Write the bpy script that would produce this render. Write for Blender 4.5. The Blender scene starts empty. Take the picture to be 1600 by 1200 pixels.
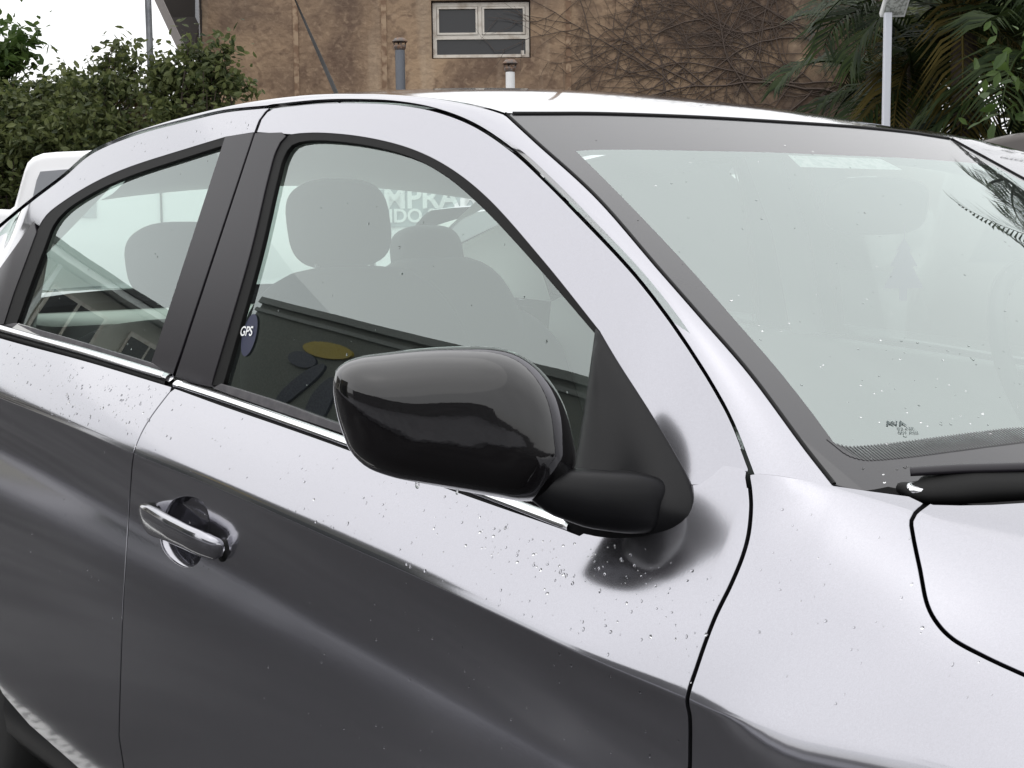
import bpy, bmesh, math, random
import numpy as np
from mathutils import Vector, Matrix
from mathutils.bvhtree import BVHTree
from mathutils.geometry import delaunay_2d_cdt
random.seed(7); np.random.seed(7)
scene = bpy.context.scene
C = scene.collection
R = math.radians

# ------------------------------------------------------------------ camera
CAM = np.array([0.3678, -1.7624, 1.2084])
YAW, PIT, ROL, FOC = 2.46052, -0.108004, -0.0102465, 2200.2      # focal length in pixels of the 1600 px wide photograph
D_ = np.array([math.cos(PIT)*math.cos(YAW), math.cos(PIT)*math.sin(YAW), math.sin(PIT)])
_r = np.cross(D_, [0, 0, 1.0]); _r /= np.linalg.norm(_r); _u = np.cross(_r, D_)
R_ = _r*math.cos(ROL) + _u*math.sin(ROL)
U_ = -_r*math.sin(ROL) + _u*math.cos(ROL)
cd = bpy.data.cameras.new('camera'); cam = bpy.data.objects.new('camera', cd); C.objects.link(cam)
cd.sensor_width = 36.0; cd.lens = FOC/1600*36.0; cd.clip_start = 0.05; cd.clip_end = 2000
M = Matrix.Identity(4)
for i in range(3):
    M[i][0] = R_[i]; M[i][1] = U_[i]; M[i][2] = -D_[i]; M[i][3] = CAM[i]
cam.matrix_world = M
scene.camera = cam

# ------------------------------------------------------------------ world: overcast sky, one weak wide sun
world = bpy.data.worlds.new('World'); scene.world = world; world.use_nodes = True
nt = world.node_tree; nt.nodes.clear()
def wn(t, **k):
    n = nt.nodes.new(t)
    for a, b in k.items(): setattr(n, a, b)
    return n
SUN_EL, SUN_AZ = 62.0, 250.0
sky = wn('ShaderNodeTexSky', sky_type='NISHITA', sun_disc=False)
sky.sun_elevation = R(SUN_EL); sky.sun_rotation = R(90-SUN_AZ)
hs = wn('ShaderNodeHueSaturation'); hs.inputs['Saturation'].default_value = 0.15
nt.links.new(sky.outputs[0], hs.inputs['Color'])
bg1 = wn('ShaderNodeBackground'); bg1.inputs[1].default_value = 0.05
nt.links.new(hs.outputs[0], bg1.inputs[0])
# cloud layer: an evenly overcast sky, about twice as bright overhead as low down, with faint cloud mottling
tc = wn('ShaderNodeTexCoord'); sx = wn('ShaderNodeSeparateXYZ'); nt.links.new(tc.outputs['Generated'], sx.inputs[0])
mr = wn('ShaderNodeMapRange'); mr.inputs[1].default_value = 0.0; mr.inputs[2].default_value = 1.0
mr.inputs[3].default_value = 0.69; mr.inputs[4].default_value = 1.22
nt.links.new(sx.outputs['Z'], mr.inputs[0])
nz = wn('ShaderNodeTexNoise'); nz.inputs['Scale'].default_value = 2.2; nz.inputs['Detail'].default_value = 6
nt.links.new(tc.outputs['Generated'], nz.inputs['Vector'])
mr2 = wn('ShaderNodeMapRange'); mr2.inputs[3].default_value = 0.82; mr2.inputs[4].default_value = 1.18
nt.links.new(nz.outputs[0], mr2.inputs[0])
mu = wn('ShaderNodeMath', operation='MULTIPLY'); nt.links.new(mr.outputs[0], mu.inputs[0]); nt.links.new(mr2.outputs[0], mu.inputs[1])
bg2 = wn('ShaderNodeBackground'); bg2.inputs[0].default_value = (0.985, 0.985, 0.99, 1)
nt.links.new(mu.outputs[0], bg2.inputs[1])
ad = wn('ShaderNodeAddShader'); nt.links.new(bg1.outputs[0], ad.inputs[0]); nt.links.new(bg2.outputs[0], ad.inputs[1])
wo = wn('ShaderNodeOutputWorld'); nt.links.new(ad.outputs[0], wo.inputs[0])
sl = bpy.data.lights.new('sun', 'SUN'); sl.energy = 0.5; sl.angle = R(110); sl.color = (1, .97, .93)
so = bpy.data.objects.new('sun', sl); C.objects.link(so)
so.rotation_euler = Vector((-math.cos(R(SUN_EL))*math.cos(R(SUN_AZ)), -math.cos(R(SUN_EL))*math.sin(R(SUN_AZ)), -math.sin(R(SUN_EL)))).to_track_quat('-Z', 'Y').to_euler()
vs = scene.view_settings
vs.view_transform = 'Standard'; vs.look = 'None'; vs.exposure = 0.35; vs.gamma = 1.0; vs.use_curve_mapping = False
scene.cycles.max_bounces = 14; scene.cycles.transparent_max_bounces = 24; scene.cycles.glossy_bounces = 6
scene.cycles.transmission_bounces = 8
scene.cycles.caustics_reflective = False; scene.cycles.caustics_refractive = False

# ------------------------------------------------------------------ helpers: projection
def ray(px, py): return D_ + R_*(px-800)/FOC - U_*(py-600)/FOC
def proj(P):
    v = np.asarray(P) - CAM; z = v @ D_
    return np.stack([800+FOC*(v @ R_)/z, 600-FOC*(v @ U_)/z], -1)
def at(px, py, depth): return CAM + ray(px, py)*depth
def aty(px, py, y):
    v = ray(px, py); return CAM + v*((y-CAM[1])/v[1])
def cr_path(pts, step=8.0):
    """Catmull-Rom through 2-D points, resampled about every `step` units"""
    P = np.array(pts, float); out = []
    n = len(P)
    for i in range(n-1):
        p0 = P[i-1] if i > 0 else 2*P[0]-P[1]
        p1, p2 = P[i], P[i+1]
        p3 = P[i+2] if i+2 < n else 2*P[-1]-P[-2]
        k = max(1, int(np.linalg.norm(p2-p1)/step))
        for j in range(k):
            t = j/k
            d01 = max(np.linalg.norm(p1-p0), 1e-9)**.5; d12 = max(np.linalg.norm(p2-p1), 1e-9)**.5; d23 = max(np.linalg.norm(p3-p2), 1e-9)**.5
            m1 = (p2-p1) + d12*((p1-p0)/d01 - (p2-p0)/(d01+d12)); m2 = (p2-p1) + d12*((p3-p2)/d23 - (p3-p1)/(d12+d23))
            out.append((2*t**3-3*t**2+1)*p1+(t**3-2*t**2+t)*m1+(-2*t**3+3*t**2)*p2+(t**3-t**2)*m2)
    out.append(P[-1]); return np.array(out)
def offs(path, d):
    """offset a 2-D path sideways by d (positive: to the right of travel in image axes)"""
    P = np.asarray(path, float); T = np.gradient(P, axis=0); T /= np.linalg.norm(T, axis=1)[:, None]+1e-9
    return P + np.stack([-T[:, 1], T[:, 0]], 1)*d

# ------------------------------------------------------------------ helpers: surfaces
def herm(kx, kz, x):
    kx = np.asarray(kx, float); kz = np.asarray(kz, float); x = np.asarray(x, float)
    h = np.diff(kx); dl = np.diff(kz)/h
    m = np.empty_like(kz); m[0] = dl[0]; m[-1] = dl[-1]
    for i in range(1, len(kx)-1):                     # monotone slopes: no overshoot between stations
        m[i] = 0 if dl[i-1]*dl[i] <= 0 else 3*(h[i-1]+h[i])/((2*h[i]+h[i-1])/dl[i-1]+(h[i]+2*h[i-1])/dl[i])
    i = np.clip(np.searchsorted(kx, x)-1, 0, len(kx)-2); t = (x-kx[i])/h[i]; t = np.clip(t, -.5, 1.5)
    return (2*t**3-3*t**2+1)*kz[i]+(t**3-2*t**2+t)*h[i]*m[i]+(-2*t**3+3*t**2)*kz[i+1]+(t**3-t**2)*h[i]*m[i+1]
def sstep(a, b, x):
    t = np.clip((x-a)/(b-a), 0, 1); return t*t*(3-2*t)

class Surf:
    """parametric surface; f(u,v)->(...,3); hu,hv steps for the normal; outward = reference direction"""
    def __init__(s, f, us, vs, hu, hv, outward):
        s.f = f; s.us = np.array(us, float); s.vs = np.array(vs, float); s.hu = hu; s.hv = hv; s.out = np.array(outward, float)
        U, V = np.meshgrid(s.us, s.vs, indexing='ij'); P = f(U, V).reshape(-1, 3)
        nu, nv = len(s.us), len(s.vs); tris = []
        for i in range(nu-1):
            for j in range(nv-1):
                a = i*nv+j; tris += [(a, a+nv, a+nv+1), (a, a+nv+1, a+1)]
        s.nv = nv; s.P = P; s.tris = tris
        s.bvh = BVHTree.FromPolygons([tuple(p) for p in P], tris)
        s.uv = np.stack([U.ravel(), V.ravel()], 1)
    def hit(s, px, py):
        v = Vector(ray(px, py)).normalized()
        loc, n, idx, dist = s.bvh.ray_cast(Vector(CAM), v)
        if loc is None: raise ValueError('no hit %s %s' % (px, py))
        return s.bary(idx, np.array(loc))
    def bary(s, idx, L):
        a, b, c = s.tris[idx]; A, B, Cc = s.P[a], s.P[b], s.P[c]
        m = np.stack([B-A, Cc-A], 1); w, *_ = np.linalg.lstsq(m, L-A, rcond=None)
        return s.uv[a] + w[0]*(s.uv[b]-s.uv[a]) + w[1]*(s.uv[c]-s.uv[a])
    def hits(s, path): return np.array([s.hit(*p) for p in path])
    def pos(s, uv): uv = np.asarray(uv, float); return s.f(uv[..., 0], uv[..., 1])
    def nrm(s, uv):
        uv = np.asarray(uv, float); u, v = uv[..., 0], uv[..., 1]
        du = s.f(u+s.hu, v)-s.f(u-s.hu, v); dv = s.f(u, v+s.hv)-s.f(u, v-s.hv)
        n = np.cross(du, dv); n /= np.linalg.norm(n, axis=-1)[..., None]+1e-12
        sg = np.sign(n @ s.out); sg = np.where(sg == 0, 1, sg)
        return n*sg[..., None]
    def at_off(s, px, py, off):
        """uv of the surface point whose outward offset by `off` shows at the pixel"""
        q = np.array([px, py], float)
        for _ in range(6):
            uv = s.hit(*q); e = proj(s.pos(uv)+s.nrm(uv)*off)-np.array([px, py]); q = q-e
        return s.hit(*q)

def inside(poly, pts):
    poly = np.asarray(poly); pts = np.asarray(pts); x, y = pts[:, 0], pts[:, 1]; r = np.zeros(len(pts), bool)
    n = len(poly)
    for i in range(n):
        a, b = poly[i], poly[(i+1) % n]
        cnd = (a[1] > y) != (b[1] > y)
        with np.errstate(divide='ignore', invalid='ignore'):
            xi = (b[0]-a[0])*(y-a[1])/(b[1]-a[1])+a[0]
        r ^= cnd & (x < xi)
    return r
def segdist(poly, pts):
    poly = np.asarray(poly); d = np.full(len(pts), 1e9)
    for i in range(len(poly)):
        a, b = poly[i], poly[(i+1) % len(poly)]; ab = b-a; L = ab@ab
        if L < 1e-18: continue
        t = np.clip(((pts-a)@ab)/L, 0, 1); d = np.minimum(d, np.linalg.norm(pts-(a+t[:, None]*ab), axis=1))
    return d

class MB:
    """mesh collector with shading normals"""
    def __init__(s): s.v = []; s.n = []; s.f = []; s.fm = []
    def add(s, v, n, f, m=0):
        b = len(s.v); s.v += [tuple(x) for x in v]; s.n += [tuple(x) for x in n] if n is not None else [None]*len(v)
        s.f += [tuple(i+b for i in q) for q in f]; s.fm += [m]*len(f)
    def grid(s, P, closed_u=False, closed_v=False, m=0, flip=False):
        nu, nv = P.shape[:2]; f = []
        for i in range(nu if closed_u else nu-1):
            for j in range(nv if closed_v else nv-1):
                q = (i*nv+j, ((i+1) % nu)*nv+j, ((i+1) % nu)*nv+(j+1) % nv, i*nv+(j+1) % nv)
                f.append(q[::-1] if flip else q)
        s.add(P.reshape(-1, 3), None, f, m)
    def build(s, name, mat, parent=None, smooth=True):
        me = bpy.data.meshes.new(name); me.from_pydata(s.v, [], s.f); me.update()
        o = bpy.data.objects.new(name, me); C.objects.link(o); o.parent = parent
        for m in (mat if isinstance(mat, (list, tuple)) else [mat]): me.materials.append(m)
        if len(me.materials) > 1: me.polygons.foreach_set('material_index', s.fm)
        me.polygons.foreach_set('use_smooth', [smooth]*len(me.polygons))
        if s.n and all(x is not None for x in s.n):
            me.normals_split_custom_set_from_vertices([Vector(x) for x in s.n])
        return o
    def panel(s, surf, outer, holes=(), step=.02, vrows=None, depth=.012, off=0.0, edge=.0012, offf=None, m=0, noflange=None):
        """trim a surface by uv polygons; rounded edge and a return flange of `depth`"""
        outer = np.asarray(outer, float); holes = [np.asarray(h, float) for h in holes]
        lo, hi = outer.min(0), outer.max(0)
        us = np.arange(lo[0]+step*.5, hi[0], step)
        vsr = np.array([x for x in vrows if lo[1] < x < hi[1]]) if vrows is not None else np.arange(lo[1]+step*.5, hi[1], step)
        pts = np.array([(a, b) for a in us for b in vsr]) if len(us) and len(vsr) else np.zeros((0, 2))
        if len(pts):
            k = inside(outer, pts)
            for h in holes: k &= ~inside(h, pts)
            pts = pts[k]
        if len(pts):
            dm = segdist(outer, pts)
            for h in holes: dm = np.minimum(dm, segdist(h, pts))
            pts = pts[dm > (step*.3 if vrows is None else .0035)]
        verts = []; edges = []
        for lp in [outer]+holes:
            b = len(verts); verts += [Vector(p) for p in lp]; edges += [(b+i, b+(i+1) % len(lp)) for i in range(len(lp))]
        verts += [Vector(p) for p in pts]
        V, E, F, *_ = delaunay_2d_cdt(verts, edges, [], 0, 1e-6)
        V = np.array([tuple(v) for v in V]); F = np.array([f for f in F])
        cen = V[F].mean(1); k = inside(outer, cen)
        for h in holes: k &= ~inside(h, cen)
        F = F[k]
        P = surf.pos(V); N = surf.nrm(V)
        o = np.full(len(V), off) if offf is None else np.array([offf(a) for a in V])
        P = P + N*o[:, None]
        # orient
        fn = np.cross(P[F[:, 1]]-P[F[:, 0]], P[F[:, 2]]-P[F[:, 0]]); fl = (fn*N[F[:, 0]]).sum(1) < 0
        F[fl] = F[fl][:, ::-1]
        used = np.unique(F); mp = -np.ones(len(V), int); mp[used] = np.arange(len(used))
        P = P[used]; N = N[used]; F = mp[F]
        s.add(P, N, [tuple(f) for f in F], m)
        if depth > 0:
            cnt = {}
            for f in F:
                for i in range(3):
                    a, b, c = f[i], f[(i+1) % 3], f[(i+2) % 3]; cnt.setdefault((min(a, b), max(a, b)), []).append((a, b, c))
            outd = {}; be = []
            for e, l in cnt.items():
                if len(l) != 1: continue
                a, b, c = l[0]
                if noflange is not None and noflange((P[a]+P[b])/2): continue
                be.append((a, b)); t = P[b]-P[a]; t = t/(np.linalg.norm(t)+1e-12)
                w = (P[a]+P[b])/2-P[c]; w = w-t*(w@t); w -= N[a]*(w@N[a]); w = w/(np.linalg.norm(w)+1e-12)
                for q in (a, b): outd[q] = outd.get(q, 0)+w
            ids = list(outd); ix = {q: i for i, q in enumerate(ids)}
            O = np.array([outd[q]/(np.linalg.norm(outd[q])+1e-12) for q in ids]); Pb = P[ids]; Nb = N[ids]
            base = len(s.v)-len(P)
            r1 = Pb+O*edge-Nb*edge; r2 = r1-Nb*depth
            b1 = len(s.v); s.add(r1, O, []); b2 = len(s.v); s.add(r2, O, [])
            for a, b in be:
                s.f.append((base+b, base+a, b1+ix[a], b1+ix[b])); s.f.append((b1+ix[b], b1+ix[a], b2+ix[a], b2+ix[b])); s.fm += [m, m]
        return s

def tag(o, label=None, cat=None, group=None, kind=None):
    if label: o['label'] = label
    if cat: o['category'] = cat
    if group: o['group'] = group
    if kind: o['kind'] = kind
    return o
def empty(name, loc=(0, 0, 0), rz=0, label=None, cat=None, group=None):
    o = bpy.data.objects.new(name, None); C.objects.link(o); o.location = loc; o.rotation_euler = (0, 0, rz)
    o.empty_display_size = .2
    return tag(o, label, cat, group)
def sweep(mb, path, ra, rb=None, up=(0, 0, 1), n=8, caps=True, power=2.0, m=0):
    """tube of superelliptic section along a 3-D path; ra along the side axis, rb along up"""
    P = np.asarray(path, float); k = len(P); ra = np.broadcast_to(ra, k); rb = ra if rb is None else np.broadcast_to(rb, k)
    T = np.gradient(P, axis=0); T /= np.linalg.norm(T, axis=1)[:, None]+1e-12
    up = np.asarray(up, float); rows = []
    for i in range(k):
        a = np.cross(T[i], up); 
        if np.linalg.norm(a) < 1e-4: a = np.cross(T[i], [1, 0, .1])
        a /= np.linalg.norm(a); b = np.cross(a, T[i]); ring = []
        for j in range(n):
            th = 2*math.pi*j/n; cx, cy = math.cos(th), math.sin(th)
            e = 2.0/power
            ring.append(P[i]+a*ra[i]*math.copysign(abs(cx)**e, cx)+b*rb[i]*math.copysign(abs(cy)**e, cy))
        rows.append(ring)
    mb.grid(np.array(rows), closed_v=True, m=m)
    if caps:
        b = len(mb.v)-k*n
        mb.f.append(tuple(b+j for j in range(n))[::-1]); mb.f.append(tuple(b+(k-1)*n+j for j in range(n))); mb.fm += [m, m]
    return mb
def box(mb, c, s, rot=None, m=0):
    c = np.asarray(c, float); s = np.asarray(s, float)/2
    v = np.array([(x, y, z) for x in (-1, 1) for y in (-1, 1) for z in (-1, 1)], float)*s
    if rot is not None: v = v @ np.array(rot.to_3x3()).T if hasattr(rot, 'to_3x3') else v @ np.asarray(rot).T
    mb.add(v+c, None, [(0, 1, 3, 2), (4, 6, 7, 5), (0, 4, 5, 1), (2, 3, 7, 6), (0, 2, 6, 4), (1, 5, 7, 3)], m)
    return mb
def bevel(o, w, seg=2):
    b = o.modifiers.new('bevel', 'BEVEL'); b.width = w; b.segments = seg; b.limit_method = 'ANGLE'; b.angle_limit = R(35)
    return o
def rbox(name, c, s, mat, parent, bev=.01, seg=3, rz=0, rot=None):
    mb = MB(); box(mb, c, s, rot if rot is not None else (Matrix.Rotation(rz, 3, 'Z') if rz else None)); o = mb.build(name, mat, parent); bevel(o, bev, seg); return o
def text_mesh(name, body, size, mat, parent, Mx, extr=.0, bold=0.0, shear=0.0):
    cu = bpy.data.curves.new(name, 'FONT'); cu.body = body; cu.size = size; cu.extrude = extr; cu.align_x = 'CENTER'; cu.align_y = 'CENTER'; cu.offset = bold; cu.shear = shear
    t = bpy.data.objects.new('tmp_text', cu); C.objects.link(t); bpy.context.view_layer.update()
    me = bpy.data.meshes.new_from_object(t.evaluated_get(bpy.context.evaluated_depsgraph_get())); me.name = name
    bpy.data.objects.remove(t); bpy.data.curves.remove(cu)
    me.transform(Mx); me.materials.clear(); me.materials.append(mat)
    o = bpy.data.objects.new(name, me); C.objects.link(o); o.parent = parent; return o

# ------------------------------------------------------------------ materials
def mat(name, col=(.5, .5, .5), rough=.5, metal=0.0, coat=0.0, crough=.03, spec=.5, noise=None, bump=None, **k):
    m = bpy.data.materials.new(name); m.use_nodes = True; n = m.node_tree.nodes; l = m.node_tree.links
    b = n['Principled BSDF']; b.inputs['Base Color'].default_value = (*col, 1); b.inputs['Roughness'].default_value = rough
    b.inputs['Metallic'].default_value = metal; b.inputs['Coat Weight'].default_value = coat; b.inputs['Coat Roughness'].default_value = crough
    b.inputs['Specular IOR Level'].default_value = spec
    tcn = n.new('ShaderNodeTexCoord')
    if noise:                                            # (scale, colour b, contrast lo, hi, detail)
        sc, c2, lo, hi, det = noise
        t = n.new('ShaderNodeTexNoise'); t.inputs['Scale'].default_value = sc; t.inputs['Detail'].default_value = det
        l.new(tcn.outputs['Object'], t.inputs['Vector'])
        r = n.new('ShaderNodeMapRange'); r.inputs[1].default_value = lo; r.inputs[2].default_value = hi; l.new(t.outputs[0], r.inputs[0])
        mx = n.new('ShaderNodeMix'); mx.data_type = 'RGBA'; mx.inputs[6].default_value = (*col, 1); mx.inputs[7].default_value = (*c2, 1)
        l.new(r.outputs[0], mx.inputs[0]); l.new(mx.outputs[2], b.inputs['Base Color'])
    if bump:                                             # (scale, strength, distance)
        t2 = n.new('ShaderNodeTexNoise'); t2.inputs['Scale'].default_value = bump[0]; t2.inputs['Detail'].default_value = 3
        l.new(tcn.outputs['Object'], t2.inputs['Vector'])
        bp = n.new('ShaderNodeBump'); bp.inputs['Strength'].default_value = bump[1]; bp.inputs['Distance'].default_value = bump[2]
        l.new(t2.outputs[0], bp.inputs['Height']); l.new(bp.outputs[0], b.inputs['Normal'])
        if coat: l.new(bp.outputs[0], b.inputs['Coat Normal'])
    return m
def glass_mat(name, tint, base, wave=0.0, film=0.0, rough=0.0, fres=1.0):
    """thin sheet of glass: tinted see-through + mirror reflection of both faces + a thin film of damp and dust"""
    m = bpy.data.materials.new(name); m.use_nodes = True; n = m.node_tree.nodes; l = m.node_tree.links; n.clear()
    tr = n.new('ShaderNodeBsdfTransparent'); tr.inputs[0].default_value = (*tint, 1)
    gl = n.new('ShaderNodeBsdfGlossy'); gl.inputs['Roughness'].default_value = rough; gl.inputs['Color'].default_value = (.90, .985, .96, 1)
    fr = n.new('ShaderNodeFresnel'); fr.inputs[0].default_value = 1.52
    mm = n.new('ShaderNodeMath'); mm.operation = 'MULTIPLY_ADD'; mm.inputs[1].default_value = fres; mm.inputs[2].default_value = base; mm.use_clamp = True
    l.new(fr.outputs[0], mm.inputs[0])
    mx = n.new('ShaderNodeMixShader'); l.new(mm.outputs[0], mx.inputs[0]); l.new(tr.outputs[0], mx.inputs[1]); l.new(gl.outputs[0], mx.inputs[2])
    last = mx
    if film:
        df = n.new('ShaderNodeBsdfDiffuse'); df.inputs[0].default_value = (.62, .68, .66, 1)
        tn = n.new('ShaderNodeTexNoise'); tn.inputs['Scale'].default_value = 3.5; tn.inputs['Detail'].default_value = 5
        tcn = n.new('ShaderNodeTexCoord'); l.new(tcn.outputs['Object'], tn.inputs['Vector'])
        rg = n.new('ShaderNodeMapRange'); rg.inputs[1].default_value = .3; rg.inputs[2].default_value = .75; rg.inputs[3].default_value = film*.5; rg.inputs[4].default_value = film*1.5
        l.new(tn.outputs[0], rg.inputs[0])
        m2 = n.new('ShaderNodeMixShader'); l.new(rg.outputs[0], m2.inputs[0]); l.new(mx.outputs[0], m2.inputs[1]); l.new(df.outputs[0], m2.inputs[2]); last = m2
    if wave:
        tc2 = n.new('ShaderNodeTexCoord'); tw = n.new('ShaderNodeTexNoise'); tw.inputs['Scale'].default_value = 5.0; tw.inputs['Detail'].default_value = 1
        l.new(tc2.outputs['Object'], tw.inputs['Vector'])
        bp = n.new('ShaderNodeBump'); bp.inputs['Strength'].default_value = wave; bp.inputs['Distance'].default_value = .01
        l.new(tw.outputs[0], bp.inputs['Height']); l.new(bp.outputs[0], gl.inputs['Normal'])
    o = n.new('ShaderNodeOutputMaterial'); l.new(last.outputs[0], o.inputs[0]); return m

def paint_mat():
    m = mat('silver_grey_paint', (.36, .36, .385), .115, .95, 1.0, .02, .5)
    n = m.node_tree.nodes; l = m.node_tree.links; b = n['Principled BSDF']
    tcn = n.new('ShaderNodeTexCoord')
    v = n.new('ShaderNodeTexVoronoi'); v.inputs['Scale'].default_value = 1400; l.new(tcn.outputs['Object'], v.inputs['Vector'])   # metal flake
    mr = n.new('ShaderNodeMapRange'); mr.inputs[3].default_value = .95; mr.inputs[4].default_value = 1.05; l.new(v.outputs['Color'], mr.inputs[0])
    mx = n.new('ShaderNodeMix'); mx.data_type = 'RGBA'; mx.blend_type = 'MULTIPLY'; mx.inputs[0].default_value = 1; mx.inputs[6].default_value = (.348, .347, .378, 1)
    l.new(mr.outputs[0], mx.inputs[7]); l.new(mx.outputs[2], b.inputs['Base Color'])
    t = n.new('ShaderNodeTexNoise'); t.inputs['Scale'].default_value = 22; t.inputs['Detail'].default_value = 6; l.new(tcn.outputs['Object'], t.inputs['Vector'])   # water-dried film on the lacquer
    r2 = n.new('ShaderNodeMapRange'); r2.inputs[1].default_value = .35; r2.inputs[2].default_value = .8; r2.inputs[3].default_value = .015; r2.inputs[4].default_value = .07
    l.new(t.outputs[0], r2.inputs[0]); l.new(r2.outputs[0], b.inputs['Coat Roughness'])
    t2 = n.new('ShaderNodeTexNoise'); t2.inputs['Scale'].default_value = 260; l.new(tcn.outputs['Object'], t2.inputs['Vector'])                                   # orange peel
    bp = n.new('ShaderNodeBump'); bp.inputs['Strength'].default_value = .05; bp.inputs['Distance'].default_value = .0006
    l.new(t2.outputs[0], bp.inputs['Height']); l.new(bp.outputs[0], b.inputs['Coat Normal'])
    return m
M_PAINT = paint_mat()
M_TRIM = mat('satin_black_trim', (.016, .014, .018), .33, 0, 0, spec=.32, bump=(900, .15, .0004))
M_SAIL = mat('grained_black_plastic', (.005, .005, .006), .36, 0, 0, spec=.22, bump=(1500, .25, .0004))
M_GLOSS = mat('gloss_black_plastic', (.003, .0025, .003), .055, 0, .4, .03, .45, bump=(60, .05, .002))
M_RUBBER = mat('black_rubber', (.005, .005, .005), .6, spec=.2, bump=(700, .2, .0004))
M_BELT = mat('weathered_belt_rubber', (.055, .052, .058), .5, noise=(60, (.09, .085, .09), .4, .7, 4))
M_GAP = mat('dark_body_shell', (.004, .004, .004), .85, spec=.1)
M_CHROME = mat('chrome', (.82, .82, .84), .07, 1.0, bump=(120, .05, .001))
M_FRIT = mat('black_glass_border', (.012, .011, .014), .5, 0, 1.0, .012, .15); M_FRIT.node_tree.nodes['Principled BSDF'].inputs['Coat IOR'].default_value = 1.68
M_GLASS = glass_mat('side_glass', (.82, .92, .88), .12, .012, .012, fres=1.2)
M_WIND = glass_mat('windscreen_glass', (.86, .95, .91), .27, .010, .03, fres=.75)
M_CLEAR = glass_mat('far_glass', (.74, .84, .79), .03, 0, .05)
M_FABRIC = mat('dark_seat_fabric', (.022, .022, .025), .9, noise=(300, (.035, .035, .038), .4, .6, 2))
M_DASH = mat('grey_dashboard_plastic', (.16, .17, .165), .6, bump=(900, .3, .0005))
M_LINER = mat('grey_headliner', (.58, .58, .56), .95)
M_INNER = mat('grey_inner_trim', (.42, .42, .41), .7)
M_TYRE = mat('tyre_rubber', (.018, .018, .018), .8)
M_ALLOY = mat('alloy_wheel', (.45, .45, .47), .3, .9)

M_DROP = bpy.data.materials.new('rain_drop'); M_DROP.use_nodes = True; b = M_DROP.node_tree.nodes['Principled BSDF']
b.inputs['Transmission Weight'].default_value = 1.0; b.inputs['IOR'].default_value = 1.33; b.inputs['Roughness'].default_value = 0.0; b.inputs['Base Color'].default_value = (1, 1, 1, 1)
# ------------------------------------------------------------------ car body surfaces
# lower body side + shoulder + bonnet: B(x, m); m<0 arc length below the crease, 0..0.13 shoulder, 0.13..0.85 over the bonnet
KX = [-3.35, -2.6, -2.25, -1.68, -1.1, -.70, -.52, -.42, -.30, -.2, .1, .5, .85]
KY = [.80, .862, .87, .872, .868, .856, .840, .834, .832, .838, .852, .83, .70]
def yc(x): return herm(KX, KY, x)
CREASE = [(-80, 590), (0, 621), (100, 661), (207, 707), (350, 766), (525, 844), (696, 920), (869, 1001), (1071, 1094), (1178, 1130), (1262, 1146), (1375, 1161), (1487, 1189)]
_cx, _cz = [], []
for p in CREASE:
    y = -.86
    for _ in range(12):
        q = aty(*p, y); y = -float(yc(q[0]))
    _cx.append(q[0]); _cz.append(q[2])
_cx = [-3.4]+_cx+[0.05, .5, .9]; _cz = [.945]+_cz+[.815, .80, .74]
_gx = np.arange(-3.4, .91, .01); _gz0 = np.interp(_gx, _cx, _cz); _kk = np.exp(-.5*(np.arange(-12, 13)/4.5)**2); _kk /= _kk.sum()
_gz = np.convolve(np.pad(_gz0, 12, mode='edge'), _kk, 'valid'); _gz = np.where(_gx < -.9, herm(_cx, _cz, _gx), _gz)
_gz = np.convolve(np.pad(_gz, 12, mode='edge'), _kk, 'valid')
def zc(x): return herm(_gx[::4], _gz[::4], x)
RX = [-3.35, -2.43, -1.67, -1.18, -.735, -.52, -.448, -.374, -.27, 0, .5, .85]
RY = [.70, .770, .768, .768, .738, .736, .720, .705, .69, .66, .60, .50]
RZ = [1.08, 1.06, 1.022, .983, .979, .978, .967, .954, .934, .885, .80, .66]
def rg(x): return herm(RX, RY, x), herm(RX, RZ, x)
def zh(x): return herm([-.6, -.3, 0, .5, .9], [1.0, .99, .945, .86, .70], x)
_ss = np.linspace(0, .66, 400)
def _integ(ks, kt):
    t = np.radians(np.interp(_ss, ks, kt)); ds = _ss[1]-_ss[0]
    return np.concatenate([[0], np.cumsum(np.sin((t[1:]+t[:-1])/2)*ds)]), np.concatenate([[0], np.cumsum(np.cos((t[1:]+t[:-1])/2)*ds)])
_dy, _dz = _integ([0, .012, .03, .07, .13, .2, .35, .5, .66], [-15, -13, -8, 2, 10, 9, 1, -5, -13])
_fy, _fz = _integ([0, .012, .03, .06, .16, .3, .66], [26, 15, 5, 1, 1, 0, -4])
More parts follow.
